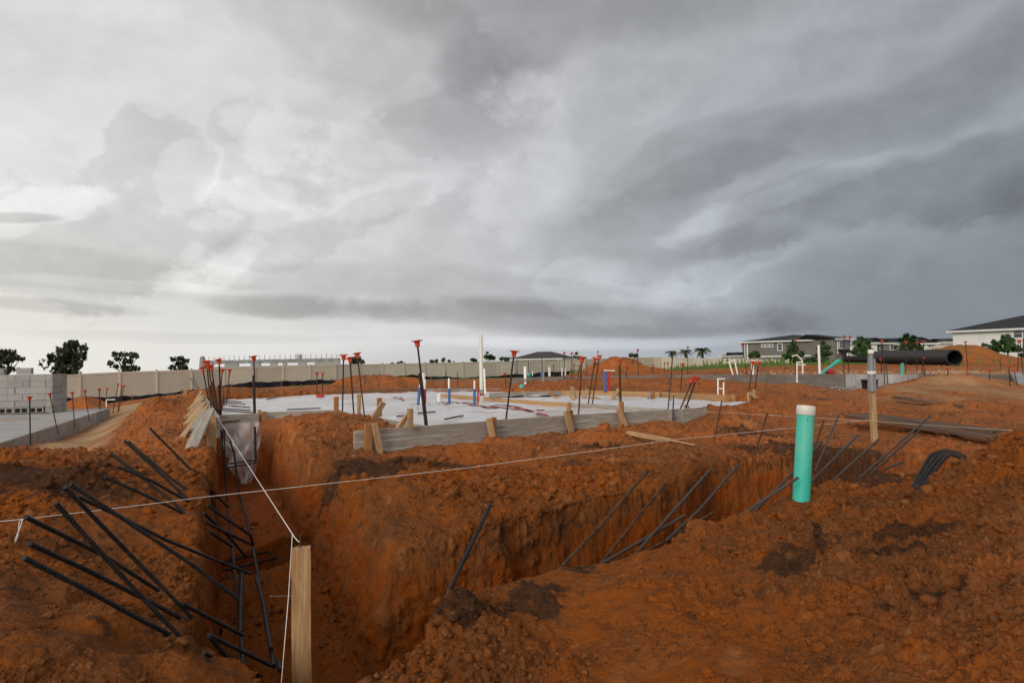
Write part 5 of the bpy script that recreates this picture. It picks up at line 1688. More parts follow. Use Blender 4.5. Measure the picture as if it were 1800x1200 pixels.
manifold('pipe_frame', [[(1262, 666, 14), (1262, 694, 13.8)], [(1272, 672, 14), (1272, 695, 13.8)], [(1261, 666, 14), (1274, 666, 14)], [(1262, 683, 13.9), (1272, 683, 13.9)]], 'white pipe frame like a crooked letter H standing behind the yellow boards', .016)
manifold('pipe_frame', [[(1401, 637, 20), (1401, 686, 19.6)], [(1392, 626, 20), (1401, 624, 20), (1410, 633, 20), (1411, 641, 20)], [(1411, 638, 20), (1411, 657, 20)], [(1400, 641, 20), (1416, 641, 20)], [(1401, 637, 20), (1411, 636, 20)]],
         'white pipe frame with a bent arm standing in front of the far grey wall', .022)
manifold('pipe_frame', [[(1282, 638, 23.5), (1289, 660, 23.3)], [(1278, 638, 23.5), (1290, 633, 23.5)], [(1291, 632, 23.5), (1297, 660, 23.3)]], 'tilted white pipe frame behind the left part of the far grey wall', .026)
manifold('bent_pipe', [[(187, 715, 21.5), (187, 702.5, 21.6), (202, 702, 21.6)]], 'white pipe bent over at a right angle past the left slab', .02)
manifold('pipe_frame', [[(1323, 635, 23), (1323, 659, 22.8)], [(1320, 636, 23), (1327, 635, 23)]], 'pale upright pipe behind the leaning capped pair at the boards tip', .05)
pipe([(1439, 607, 23), (1441, 657, 22.8)], .042, M_PVC, 'vent_pipe', 'tall white pipe standing behind the far grey wall, left of the slanted teal pipe', GP2, 14)
pipe([(1474, 634, 23.6), (1440, 659, 22.8)], .055, M_TEAL, 'sewer_pipe', 'teal pipe slanting up to the right behind the far grey wall', GP2, 16, [('socket', 0, .2, 1.2, M_TEAL)])
pipe([(1586, 638, 23.2), (1586, 661, 23.2)], .052, M_TEAL, 'sewer_pipe', 'short upright teal pipe behind the pale part of the far wall', GP2, 16)
o = MB().add([(float(a) * .16 * (1 + .5 * math.sin(float(c) * 9 + float(a) * 5)), float(b) * .15, float(c) * .15 * (1 + .4 * math.sin(float(a) * 8))) for a, b, c in sh1[3][0]], [tuple(int(q) for q in f) for f in sh1[3][1]]).build('red_bag', M_RED, None, P(1458, 653.5, 23.1))
tag(o, 'crumpled red plastic bag under the slanted teal pipe', 'bag')

# black bucket behind the conduit stake
A = P(1529, 689, 21)
root = empty('bucket', A, 'black plastic bucket standing on the clay behind the conduit stake', 'bucket')
MB().lathe([(0, .01), (.20, 0), (.215, .18), (.235, .36), (.25, .362), (.25, .385), (.228, .385), (.2, .06), (0, .04)], 20).build('body', M_BLACK, root, A)
MB().tube([Vector((-.245, 0, .36)), Vector((-.22, -.08, .25)), Vector((0, -.235, .19)), Vector((.22, -.08, .25)), Vector((.245, 0, .36))], .006, 6).build('handle', M_NAIL, root, A)

# ------------------------------------------------------------------ the far foundation wall on the right
root = empty('foundation_wall', P(1200, 690, 23.6), 'long low grey concrete foundation wall of the next house, right of centre', 'wall')
for (xa, ta, Ya, xb, tb, Yb, mat) in [(900, 664, 24.6, 1180, 659, 23.4, M_CONCD), (1180, 659, 23.4, 1347, 658, 22.7, M_CONCD), (1347, 658, 22.7, 1486, 657.5, 22.2, M_CONCD),
                                      (1486, 657.5, 22.18, 1504, 657.5, 22.1, M_CONCL), (1504, 657.5, 22.1, 1597, 658, 21.9, M_CONCL), (1597, 658, 21.9, 1615, 658, 21.8, M_CONCL),
                                      (1615, 658, 21.8, 1780, 658, 21.4, M_CONCD), (1792, 658, 21.5, 1990, 660, 21, M_CONCD)]:
    A, B = P(xa, ta, Ya), P(xb, tb, Yb)
    M = frame(A, B)
    link('wall_panel', MB().box((.004, 0, -.75), ((B - A).length - .004, .25, 0), ch=.006).mesh('wall_panel', mat), root, M)
A, B = P(1786, 657, 21.3), P(1800, 684, 20.2)
o = beam('concrete_splash', A, B, .28, .12, M_CONCL, (1, .3, .2))
tag(o, 'pale slanted slab of concrete leaning at the far right end of the wall', 'slab')
mb = MB()
for i in range(160):
    p = P(random.uniform(1460, 1532), random.uniform(680, 688), random.uniform(20.8, 21.8))
    sh = sh0[i % len(sh0)]
    s = random.uniform(.012, .045)
    mb.add([Vector((float(a), float(b), float(c))) * s + Vector((p.x, p.y, p.z)) for a, b, c in sh[0]], [tuple(int(q) for q in f) for f in sh[1]], True)
o = mb.build('concrete_spill', M_CONCL)
tag(o, 'spilled grey concrete crumbs along the foot of the far wall', kind='stuff')
mb = MB()
for i in range(420):
    x_ = random.gauss(1672, 26) if random.random() < .5 else random.uniform(1300, 1800)
    p = P(x_, random.uniform(652, 657.5), random.uniform(23.5, 26))
    sh = sh0[i % len(sh0)]
    s = random.uniform(.012, .05)
    mb.add([Vector((float(a), float(b), float(c))) * s + Vector((p.x, p.y, p.z)) for a, b, c in sh[0]], [tuple(int(q) for q in f) for f in sh[1]], True)
o = mb.build('pale_rubble', pmat('pale sandy rubble', (0.50, 0.36, 0.24), (0.38, 0.25, 0.15), 5, 0.95))
tag(o, 'pale rubble and sand clods behind the far wall', kind='stuff')

# ------------------------------------------------------------------ older slab on the left and its stack of blocks
TOPL = LEFT_TOP
A = Vector((*LEFT_SLAB[1], TOPL))
root = empty('concrete_slab', A, 'pale concrete house slab on the left with rust stained edge', 'slab')
v = [Vector((x_, y_, TOPL)) - A for x_, y_ in LEFT_SLAB]
lo_ = [p - Vector((0, 0, .34)) for p in v]
n = 4
mb = MB().add(v + lo_, [tuple(range(n))[::-1], *[(i, (i + 1) % n, n + (i + 1) % n, n + i) for i in range(n)]])
mb.build('slab_top', M_CONC, root, A)
e0, e1 = Vector((*LEFT_SLAB[0], TOPL)), Vector((*LEFT_SLAB[1], TOPL))
nrm = Vector(((e1 - e0).y, -(e1 - e0).x, 0)).normalized()
L = (e1 - e0).length
for k in range(6):                                    # cast edge with joints where the form boards met
    a, b = e0.lerp(e1, k / 6 + .0006), e0.lerp(e1, (k + 1) / 6 - .0006)
    M = frame(a, b)
    sgn = 1 if M.to_3x3().col[1].dot(nrm) > 0 else -1
    link('slab_edge', MB().box((0, min(0, sgn * .02), -.40), ((b - a).length, max(0, sgn * .02), -.006), ch=.004).mesh('slab_edge', M_CONC), root, M)


def block_mesh():
    mb = MB()
    w, d, h = .3965, .19, .19
    mb.box((0, 0, 0), (w, .032, h), ch=.003)
    mb.box((0, d - .032, 0), (w, d, h), ch=.003)
    for x0 in (0, w / 2 - .016, w - .032): mb.box((x0, .032, 0), (x0 + .032, d - .032, h))
    return mb.mesh('concrete_block', M_BLOCK)


BLK = block_mesh()
BASE = G(92, 725.5, TOPL)
bx = Vector((-.965, -.262, 0)).normalized()           # along the face to the left
by = Vector((-bx.y, bx.x, 0)) * -1                     # away from the eye
if by.y < 0: by = -by
SZ = Vector((0, 0, 1))
SC_B = 1.02


def put(i, j, row, face, label, jit=True):
    """i along the face, j rows behind; face: 0 long side shows, 1 end shows, 2 open cores show"""
    o = bpy.data.objects.new('concrete_block', BLK)
    COL.objects.link(o)
    org = BASE + bx * (i * SC_B) + by * (j * SC_B) + SZ * (row * .2 * SC_B + .004)
    if jit: org += by * random.uniform(-.012, .012) + bx * random.uniform(-.004, .004)
    if face == 0: M = Matrix((bx, by, SZ)).transposed().to_4x4()
    elif face == 1: M = Matrix((by, bx, SZ)).transposed().to_4x4()
    else: M = Matrix((bx, SZ, by)).transposed().to_4x4()
    if M.to_3x3().determinant() < 0:
        if face == 1:
            M = Matrix((by, -bx, SZ)).transposed().to_4x4()
            org = org + bx * .19
        elif face == 2:
            M = Matrix((-bx, SZ, by)).transposed().to_4x4()
            org = org + bx * .3965
        else:
            M = Matrix((-bx, by, SZ)).transposed().to_4x4()
            org = org + bx * .3965
    M.translation = org
    o.matrix_basis = M @ Matrix.Diagonal((SC_B, SC_B, SC_B, 1))
    tag(o, label, 'block', 'concrete blocks stacked on the left slab')


ROWN = ['bottom', 'second', 'third', 'fourth', 'fifth', 'top']
ORD = ['second', 'third', 'fourth', 'fifth', 'sixth', 'seventh', 'eighth']
for row in range(6):
    if row == 0:
        for k in range(5): put(.24 + k * .402, 0, 0, 2, 'grey concrete block with open cores facing out, %s from the right in the bottom course' % ORD[k], False)
        put(0, 0, 0, 1, 'grey concrete block at the right end of the bottom course, end on')
        for k in range(5): put(.24 + k * .402, .22, 0, 0, 'grey concrete block seen through the open cores, %s from the right' % ORD[k], False)
        continue
    x_ = 0.0
    if row % 2: seq = [1, 0, 0, 1, 0, 0, 0]
    else: seq = [1, 1, 0, 0, 0, 0, 0]
    if row == 4: seq = [1, 0, 1, 0, 0, 0, 0]
    for k, fc in enumerate(seq):
        put(x_, 0, row, fc, 'grey concrete block %s from the right end of the %s course' % (ORD[k - 1], ROWN[row]) if k else 'grey concrete block at the right end of the %s course, end on' % ROWN[row])
        x_ += .202 if fc == 1 else .402
for row in range(6):                                   # second row behind, seen at the right-hand side of the stack
    put(0, .40, row, 1, 'grey concrete block behind the right end of the %s course' % ROWN[row])
    put(0, .81, row, 1, 'grey concrete block farthest back at the right side of the %s course' % ROWN[row])
for k in range(4): put(.25 + k * .402, .40, 5, 0, 'grey concrete block just behind the top course, %s from the right' % ORD[k])
put(.62, .1, 6, 0, 'single grey concrete block lying on top of the stack')
put(1.42, .3, 6, 0, 'low grey concrete block on top of the stack, left of the single one')
o = beam('pallet_board', BASE + bx * .1 + by * -.06 + SZ * .012, BASE + bx * 2.4 + by * -.06 + SZ * .012, .018, .1, M_PLANK)
tag(o, 'brown board lying along the foot of the block stack', 'board')

# ------------------------------------------------------------------ tan vinyl fence
def fence_pt(k): return (CX + (-760 + 45 * k) / (1 + .0362 * k), 46.8 * (1 + .0362 * k))


def fence_top_px(px): return np.interp(px, [-150, 100, 140, 210, 275, 337, 394, 498, 590, 710, 815, 940, 1060, 1150], [674, 659.5, 657, 653.5, 651.5, 649.5, 646.5, 643.5, 641, 638.5, 636.5, 634, 630, 627.5])


PANELS = {}


def panel_mesh(L, h):
    key = (round(L, 2), round(h, 2))
    if key not in PANELS:
        mb = MB()
        n = 14
        for i in range(n):                              # tongue and groove boards
            a, b = L * i / n + .006, L * (i + 1) / n - .006
            mb.box((a, -.014, -h + .02), (b, .014, -.10))
        mb.box((0, -.009, -h + .05), (L, .009, -.05))
        PANELS[key] = mb.mesh('panel', M_VINYL)
    return PANELS[key]


POSTM = MB().box((-.064, -.064, -2.15), (.064, .064, .07)).add([(-.075, -.075, .07), (.075, -.075, .07), (.075, .075, .07), (-.075, .075, .07), (0, 0, .13)], [(0, 1, 4), (1, 2, 4), (2, 3, 4), (3, 0, 4), (3, 2, 1, 0)]).mesh('post', M_VINYL)


def vinyl_fence(pts, label):
    root = empty('vinyl_fence', pts[0], label, 'fence', 'tan vinyl fences')
    for a, b in zip(pts[:-1], pts[1:]):
        M = frame(a, b)
        L = (b - a).length
        link('panel', panel_mesh(L, 1.80), root, M)
        link('top_rail', MB().box((.06, -.03, -.13), (L - .06, .03, 0)).mesh('top_rail', M_VINYL), root, M)
        link('bottom_rail', MB().box((.06, -.03, -1.83), (L - .06, .03, -1.70)).mesh('bottom_rail', M_VINYL), root, M)
    for p in pts: link('post', POSTM, root, Matrix.Translation(p) @ Matrix.Rotation(.72, 4, 'Z'))
    return root


pts = []
for k in range(-4, 29):
    px, Y = fence_pt(k)
    pts.append(P(px, fence_top_px(px), Y))
vinyl_fence(pts, 'long tan vinyl privacy fence running from the left edge to behind the middle mound')
c0, c1 = pts[-1], P(1386, 632.5, 70)
vinyl_fence([c0.lerp(c1, i / 11) for i in range(12)], 'tan vinyl privacy fence returning right behind the weeds, in front of the palms')

# black silt fence in front
tops, bots = [], []
prof = [(-60, 716, 745), (100, 699, 713), (140, 698, 711), (200, 697, 706), (260, 694, 702), (300, 690, 697), (340, 685, 693), (360, 682, 695), (385, 680, 690), (400, 676, 690), (425, 673, 688), (450, 671, 688), (500, 670, 686), (545, 668, 684), (600, 667, 682),
        (660, 664, 678), (700, 660, 676), (720, 659, 676), (760, 661, 676), (800, 663, 674), (830, 663, 672), (860, 661, 671), (900, 658, 668), (940, 656, 665), (970, 653, 662), (1010, 651, 660)]
NSF = 220
for i in range(NSF + 1):
    px = -60 + 1070 * i / NSF
    a = np.interp(px, [q[0] for q in prof], [q[1] for q in prof]) + .8 * math.sin(px * .11) + .5 * math.sin(px * .31)
    b = np.interp(px, [q[0] for q in prof], [q[2] for q in prof]) + 4
    k = (760 + (px - CX)) / (45 - .0362 * (px - CX))
    Y = 46.8 * (1 + .0362 * k) - 2.0 + .12 * math.sin(px * .2)
    tops.append(P(px, a, Y))
    bots.append(P(px, b, Y - .15))
A = bots[0]
root = empty('silt_fence', A, 'sagging black fabric silt fence running along the foot of the tan fence', 'fence')
mids = [a.lerp(b, .5) + Vector((0, .06 * math.sin(i * .9), 0)) for i, (a, b) in enumerate(zip(tops, bots))]
v = [p - A for p in tops + mids + bots]
n = NSF + 1
MB().add(v, [(r_ * n + i, r_ * n + i + 1, (r_ + 1) * n + i + 1, (r_ + 1) * n + i) for r_ in (0, 1) for i in range(NSF)]).build('fabric', M_SILT, root, A)
for i in range(6, NSF, 18): MB().box((-.025, .03, -.1), (.025, .08, (tops[i] - bots[i]).z + .12)).build('fence_stake', M_FORMB, root, bots[i])


# ------------------------------------------------------------------ trees
def leafy(centres, n, leaf, seed, squash=.8, hang=0.0, droop=.25):
    """leaf sprays spread through clumps: centres = (x, y, z, radius)"""
    rnd = np.random.RandomState(seed)
    vol = np.array([c[3] ** 2.2 for c in centres])
    pick = rnd.choice(len(centres), n, p=vol / vol.sum())
    C = np.array(centres)[pick]
    d = rnd.normal(size=(n, 3))
    d /= np.linalg.norm(d, axis=1, keepdims=True)
    rad = rnd.uniform(0.25, 1.0, n) ** 0.55
    p = C[:, :3] + d * (C[:, 3] * rad)[:, None] * np.array([1, 1, squash])
    bump = fbm(p[:, 0] * 1.3 + seed, p[:, 1] * 1.3, p[:, 2] * 1.3, 2)
    p = p[bump > -.10]
    n = len(p)
    if hang: p[:, 2] -= (rnd.uniform(size=n) ** 6) * hang
    t1 = rnd.normal(size=(n, 3))
    t1[:, 2] -= droop
    t1 /= np.linalg.norm(t1, axis=1, keepdims=True)
    t2 = np.cross(t1, rnd.normal(size=(n, 3)))
    t2 /= np.linalg.norm(t2, axis=1, keepdims=True)
    s = leaf * rnd.uniform(.55, 1.35, n)[:, None]
    quad = np.stack([p - t1 * s, p + t2 * s * .55, p + t1 * s, p - t2 * s * .55], 1).reshape(-1, 3)
    return quad, [(4 * i, 4 * i + 1, 4 * i + 2, 4 * i + 3) for i in range(n)]


def tree(name, base, H, trunk_r, clumps, n, leaf, label, cat, group, mat, seed, hang=0.0, bark=None, squash=.8):
    """clumps in tree units: x, y, z (0-1 of H), radius"""
    root = empty(name, base, label, cat, group)
    cc_ = [(x_ * H, y_ * H, z_ * H, r_ * H) for x_, y_, z_, r_ in clumps]
    q, f = leafy(cc_, n, leaf, seed, squash, hang * H)
    mb = MB()
    mb.v, mb.f, mb.s = [tuple(p) for p in q], f, [False] * len(f)
    mb.build('crown', mat, root, base)
    mt = MB()
    if trunk_r > 0:
        fork = Vector((0, 0, H * .38))
        mt.tube([Vector((0, 0, -1.2)), Vector((trunk_r * .4, 0, H * .2)), fork], [trunk_r * 1.3, trunk_r, trunk_r * .75], 7)
        for (x_, y_, z_, r_) in cc_[::max(1, len(cc_) // 9)]:
            e = Vector((x_, y_, z_))
            m_ = fork.lerp(e, .5) + Vector((random.uniform(-.05, .05) * H, 0, -.03 * H))
            mt.tube([fork * .85, m_, e], [trunk_r * .5, trunk_r * .28, trunk_r * .07], 5)
        mt.build('trunk', bark or M_BARK, root, base)
    return root


GT1 = 'dark trees beyond the tan fence'
def px_tree(name, cx, top, Y, below, blobs, n, leaf, label, cat, group, mat, seed, trunk=.35, hang=0.0, squash=.8):
    """blobs: (px, py, radius px) of the crown as the photograph shows it; the tree stands BELOW pixels under them"""
    base = P(cx, below, Y)
    ps = F / Y
    H = (below - top) / ps
    rnd = random.Random(seed)
    cl = []
    for (bx_, by_, br) in blobs:
        cl.append(((bx_ - cx) / ps / H, rnd.uniform(-.10, .10), (below - by_) / ps / H, br / ps / H))
        cl.append(((bx_ - cx) / ps / H + rnd.uniform(-.03, .03), rnd.uniform(-.2, .2), (below - by_) / ps / H, br * .8 / ps / H))
    return tree(name, base, H, trunk, cl, n, leaf, label, cat, group, mat, seed, hang, None, squash)


px_tree('spreading_tree', 4, 611, 150, 690, [(0, 620, 10), (18, 618, 9), (30, 628, 9), (38, 632, 5), (-14, 622, 12), (-24, 636, 10), (6, 632, 12), (-4, 645, 10), (14, 648, 7), (24, 650, 5), (4, 658, 7), (-12, 654, 9)], 2600, .40,
        'dark spreading tree cut by the left edge of the photo', 'tree', GT1, M_TREE, 3, .5, .03)
px_tree('spreading_tree', 122, 597, 150, 690, [(124, 603, 8), (114, 606, 8), (136, 607, 8), (146, 612, 6), (106, 616, 9), (122, 618, 12), (138, 622, 9), (96, 626, 8), (88, 632, 5), (81, 639, 3.5), (108, 632, 12), (126, 634, 12), (143, 629, 6), (102, 645, 9), (118, 648, 12), (134, 645, 9), (146, 641, 4), (96, 652, 6), (130, 655, 8), (88, 645, 3)], 4200, .40,
        'tallest bushy tree hung with moss, second from the left edge', 'tree', GT1, M_TREE, 5, .5, .05)
px_tree('spreading_tree', 220, 619, 170, 690, [(204, 622, 6), (216, 622, 7), (230, 624, 7), (241, 626, 4), (210, 630, 5), (198, 638, 6), (205, 643, 5), (222, 634, 7), (232, 634, 5), (218, 646, 8), (234, 647, 7), (227, 652, 6), (240, 645, 3)], 1900, .38,
        'flat topped gappy tree, third from the left edge', 'tree', GT1, M_TREE, 8, .4, .05)
px_tree('spreading_tree', 316, 627, 190, 690, [(306, 631, 5), (316, 630, 5), (326, 634, 5), (303, 645, 5), (314, 640, 7), (326, 645, 6), (320, 650, 7), (306, 651, 4)], 1300, .48,
        'small tree with a notched crown, left of the unfinished block building', 'tree', GT1, M_TREE, 9, .4, .03)
px_tree('spreading_tree', 627, 625, 190, 668, [(620, 632, 6), (630, 630, 6), (637, 636, 4), (624, 640, 7), (632, 642, 6)], 900, .46, 'small round tree behind the three capped bars in the heap', 'tree', GT1, M_TREE, 12, .3)
GT2 = 'bushes and treetops over the far fence'
for i, (cx, top, Y, below, blobs, n, lab) in enumerate([
    (697, 636, 260, 665, [(690, 639, 3), (700, 638, 3.5), (706, 637, 3), (712, 640, 2)], 260, 'low treetop just above the fence left of the leaning capped bar'),
    (775, 631, 230, 660, [(760, 635, 4), (768, 634, 4), (780, 633, 4.5), (790, 635, 3.5), (798, 637, 2.5)], 500, 'wide treetop above the fence left of the tall white pipe'),
    (833, 628, 200, 655, [(832, 632, 4), (836, 634, 4)], 220, 'small treetop right beside the tall white pipe'),
    (858, 620, 190, 655, [(854, 627, 5), (862, 628, 6), (868, 630, 4), (857, 620, 2)], 500, 'pale green bush right of the tall white pipe'),
    (888, 628, 190, 652, [(882, 631, 4), (890, 632, 5), (897, 631, 4)], 380, 'bush left of the brown roofed house'),
    (928, 627, 150, 652, [(922, 631, 4), (932, 630, 4)], 300, 'bush in front of the brown roofed house'),
    (961, 626, 150, 652, [(955, 630, 4), (964, 630, 4)], 300, 'bush at the right part of the brown roofed house'),
    (988, 626, 180, 650, [(984, 630, 4), (992, 629, 3.5), (1000, 631, 3)], 320, 'bush right of the brown roofed house'),
    (1015, 620, 180, 650, [(1012, 628, 4), (1018, 629, 4), (1015, 621, 2), (1028, 630, 3)], 380, 'spiky bush just left of the middle dirt mound'),
    (1115, 622, 180, 645, [(1110, 624, 4), (1118, 625, 4)], 300, 'dark treetop right behind the middle dirt mound'),
]): px_tree('bush', cx, top, Y, below, blobs, n, .42, lab, 'bush', GT2, M_SHRUB, 40 + i, .12)
GT3 = 'young trees by the far houses'
px_tree('young_tree', 1396, 598, 105, 650, [(1396, 603, 5), (1390, 611, 7), (1402, 611, 7), (1396, 620, 11), (1384, 624, 7), (1409, 622, 7), (1390, 632, 9), (1405, 632, 8), (1378, 626, 4)], 1500, .30, 'dark pointed young tree in front of the grey house', 'tree', GT3, M_SHRUB, 60, .15)
px_tree('young_tree', 1449, 598, 108, 648, [(1449, 603, 4), (1444, 611, 6), (1455, 611, 6), (1449, 620, 9), (1441, 625, 6), (1458, 622, 5), (1449, 630, 8)], 1200, .30, 'greener young tree at the recess of the grey house', 'tree', GT3, M_SHRUB, 61, .13)
px_tree('young_tree', 1516, 588, 96, 640, [(1517, 594, 5), (1511, 602, 8), (1523, 601, 7), (1516, 612, 12), (1505, 618, 8), (1528, 616, 8), (1514, 622, 11), (1530, 623, 6)], 1700, .30, 'rounded green young tree right of the grey house', 'tree', GT3, M_SHRUB, 62, .15)
px_tree('young_tree', 1600, 583, 92, 640, [(1600, 588, 4), (1594, 593, 6), (1606, 594, 6), (1601, 602, 8), (1592, 607, 7), (1609, 608, 8), (1600, 614, 11), (1588, 614, 6), (1616, 613, 5)], 1700, .28, 'tallest dark young tree behind the black pipe', 'tree', GT3, M_SHRUB, 63, .15)
px_tree('shrub', 1746, 597, 68, 636, [(1746, 602, 6), (1738, 608, 7), (1754, 607, 7), (1746, 613, 9), (1735, 615, 5), (1757, 614, 7)], 1200, .2, 'dark shrub before the white house, left of two', 'shrub', GT3, M_SHRUB, 64, .08)
px_tree('shrub', 1772, 586, 68, 636, [(1772, 592, 5), (1767, 600, 7), (1778, 599, 6), (1772, 607, 9), (1764, 613, 7), (1782, 611, 7), (1788, 615, 5)], 1400, .2, 'taller dark shrub before the white house, right of two', 'shrub', GT3, M_SHRUB, 65, .08)
px_tree('shrub', 1328, 615, 110, 650, [(1328, 621, 6), (1322, 624, 5), (1333, 625, 4)], 420, .28, 'low dark shrub under the three small windows of the grey house', 'shrub', GT3, M_SHRUB, 66, .1)
px_tree('shrub', 1424, 624, 100, 650, [(1420, 634, 6), (1430, 632, 6), (1412, 636, 6), (1440, 636, 6), (1378, 634, 4)], 700, .26, 'low hedge like shrub between the two young trees of the grey house', 'shrub', GT3, M_SHRUB, 67, .1)
px_tree('shrub', 1798, 606, 60, 640, [(1797, 622, 5), (1803, 624, 6), (1810, 620, 6)], 500, .2, 'low green shrub cut by the right edge of the photo', 'shrub', GT3, M_SHRUB, 68, .06)


def palm(cx, top, Y, below, spread, label, seed):
    rnd = random.Random(seed)
    base = P(cx, below, Y)
    ps = F / Y
    H = (below - top - spread * .45) / ps
    root = empty('palm_tree', base, label, 'palm', 'palms behind the tan fence')
    MB().tube([Vector((0, 0, -1)), Vector((.05, 0, H * .5)), Vector((0, 0, H))], [.28, .22, .2], 8).build('trunk', M_BARK, root, base)
    mb = MB()
    L = spread / ps
    for k in range(30):
        th = rnd.uniform(0, 6.28)
        lift = rnd.uniform(-.35, 1.25)
        pts = []
        for i in range(8):
            f = i / 7
            pts.append(Vector((math.cos(th) * L * f * math.cos(lift * .6), math.sin(th) * L * f * math.cos(lift * .6), H + L * (f * math.sin(lift) * .75 - f * f * .55))))
        for i in range(7):
            a, b = pts[i], pts[i + 1]
            s = Vector((-math.sin(th), math.cos(th), 0))
            w = L * .15 * (1 - abs(i / 6 - .4))
            for sg in (-1, 1):
                c = a.lerp(b, .6) + s * sg * w + Vector((0, 0, -w * .7))
                d = a.lerp(b, 1.2) + s * sg * w * .9 + Vector((0, 0, -w * .8))
                mb.add([a, b, d, c], [(0, 1, 2, 3)])
    mb.build('crown', M_PALM, root, base)


palm(1181, 613, 120, 645, 12, 'leftmost and smallest palm behind the tan fence', 1)
palm(1206, 611, 118, 645, 13, 'middle palm behind the tan fence, by a far capped rebar', 2)
palm(1235, 607, 112, 645, 17, 'largest palm behind the tan fence, right one of three', 3)


# ------------------------------------------------------------------ houses
def house(A, B, depth, zt, zb, roof_h, wall, roofm, label, over=.5, hip=(.5, .5), ridge_in=None):
    """facade from A to B (world x, y); eaves at zt, foot at zb"""
    A, B = Vector((A[0], A[1], zt)), Vector((B[0], B[1], zt))
    M = frame(A, B)
    if M.to_3x3().col[1].dot(Vector((0, 1, 0))) < 0:
        pass
    root = empty('house', Vector((A.x, A.y, zb)), label, 'house', 'houses beyond the site')
    L = (B - A).length
    dz_ = zb - zt
    link('wall', MB().box((0, 0, dz_), (L, depth, 0)).mesh('wall', wall), root, M)
    o_ = over
    r_in = ridge_in or depth * .5
    rv = [(-o_, -o_, 0), (L + o_, -o_, 0), (L + o_, depth + o_, 0), (-o_, depth + o_, 0), (r_in, depth / 2, roof_h), (L - r_in, depth / 2, roof_h)]
    lo = [(x_, y_, z_ - .16) for x_, y_, z_ in rv[:4]]
    ro = link('roof', MB().add(rv + lo, [(0, 1, 5, 4), (1, 2, 5), (2, 3, 4, 5), (3, 0, 4), (9, 8, 7, 6)]).mesh('roof', roofm), root, M)
    link('fascia', MB().box((-o_ - .02, -o_ - .03, -.26), (L + o_ + .02, -o_ + .001, -.02)).box((-o_ - .03, -o_, -.26), (-o_ + .001, depth + o_, -.02)).box((L + o_ - .001, -o_, -.26), (L + o_ + .03, depth + o_, -.02)).mesh('fascia', M_TRIM), ro, M)
    return root, M, L


def window(root, M, x0, z0, w, h, mull=1, side=None):
    """centre x0, z0 on the facade"""
    o = link('window', MB().box((x0 - w / 2 - .12, -.06, z0 - h / 2 - .12), (x0 + w / 2 + .12, -.004, z0 + h / 2 + .12)).mesh('window', M_TRIM), root, M)
    n = mull
    for i in range(n):
        a = x0 - w / 2 + w * i / n + (.03 if i else 0)
        b = x0 - w / 2 + w * (i + 1) / n - (.03 if i < n - 1 else 0)
        for (c, d) in ((z0 - h / 2, z0 - .025), (z0 + .025, z0 + h / 2)):
            link('pane', MB().box((a, -.075, c), (b, -.062, d)).mesh('pane', M_GLASS), o, M)
    return o


def xy(px, Y): return (P(px, 620, Y).x, Y)


def on(M, px, py):
    """facade coordinates (x, z) of the spot that the photograph shows at a pixel"""
    u, w = ray(px, py)
    R3 = M.to_3x3()
    o, nrm_ = M.translation, R3.col[1]
    d = Vector((u, 1, w))
    t = o.dot(nrm_) / d.dot(nrm_)
    q = M.inverted() @ (d * t)
    return q.x, q.z


def trim(root, M, pxa, pya, pxb, pyb, w=.22):
    a, b = on(M, pxa, pya), on(M, pxb, pyb)
    if abs(a[0] - b[0]) > abs(a[1] - b[1]): mb = MB().box((min(a[0], b[0]), -.05, a[1] - w / 2), (max(a[0], b[0]), -.003, a[1] + w / 2))
    else: mb = MB().box((a[0] - w / 2, -.055, min(a[1], b[1])), (a[0] + w / 2, -.003, max(a[1], b[1])))
    return link('trim', mb.mesh('trim', M_TRIM), root, M)


# grey two-storey house
zt = P(1390, 598, 127).z
root, M, L = house(xy(1306, 131), xy(1471, 122), 11, zt, -2.2, 1.15, M_GREYW, M_ROOF, 'long grey two storey house with a black roof and white trim', .6, ridge_in=8.0)
for px, py in ((1341.6, 607.4), (1349, 607.2), (1356.2, 607)):
    c = on(M, px, py)
    window(root, M, c[0], c[1], .42, .42, 1)
c = on(M, 1371, 610)
window(root, M, c[0], c[1], .72, 1.15, 1)
c = on(M, 1394, 604)
window(root, M, c[0], c[1] + .1, .6, .5, 1)
trim(root, M, 1313.5, 604, 1313.5, 640)
trim(root, M, 1428, 600, 1428, 634)
trim(root, M, 1336, 626.5, 1426, 624.5, .2)
trim(root, M, 1309, 604, 1309, 640, .12)
# its projecting right wing
root2 = root
A2, B2 = Vector((*xy(1468, 119.5), zt)), Vector((*xy(1494, 121), zt))
M2 = frame(A2, B2)
L2 = (B2 - A2).length
link('wing', MB().box((0, 0, -6), (L2, 8, -.02)).mesh('wing', M_GREYW), root, M2)
link('wing_roof', MB().add([(-.5, -.5, 0), (L2 + .6, -.5, 0), (L2 + .6, 8, 0), (-.5, 8, 0), (-1.5, 5, .9), (L2 * .4, 5, .9)], [(0, 1, 5, 4), (1, 2, 5), (2, 3, 4, 5), (3, 0, 4)]).mesh('wing_roof', M_ROOF), root, M2)
link('fascia', MB().box((-.5, -.53, -.24), (L2 + .6, -.5, -.01)).mesh('fascia', M_TRIM), root, M2)
c = on(M2, 1479.5, 605.5)
window(root, M2, c[0], c[1], 1.0, 1.2, 2)
trim(root, M2, 1472, 597, 1472, 622, .24)
c = on(M2, 1481, 617)
link('porch_roof', MB().add([(c[0] - 1.4, -2.2, c[1] - .35), (c[0] + 1.5, -2.2, c[1] - .35), (c[0] + 1.5, -.01, c[1] + .3), (c[0] - 1.4, -.01, c[1] + .3)], [(0, 1, 2, 3), (3, 2, 1, 0)]).mesh('porch_roof', M_ROOF), root, M2)
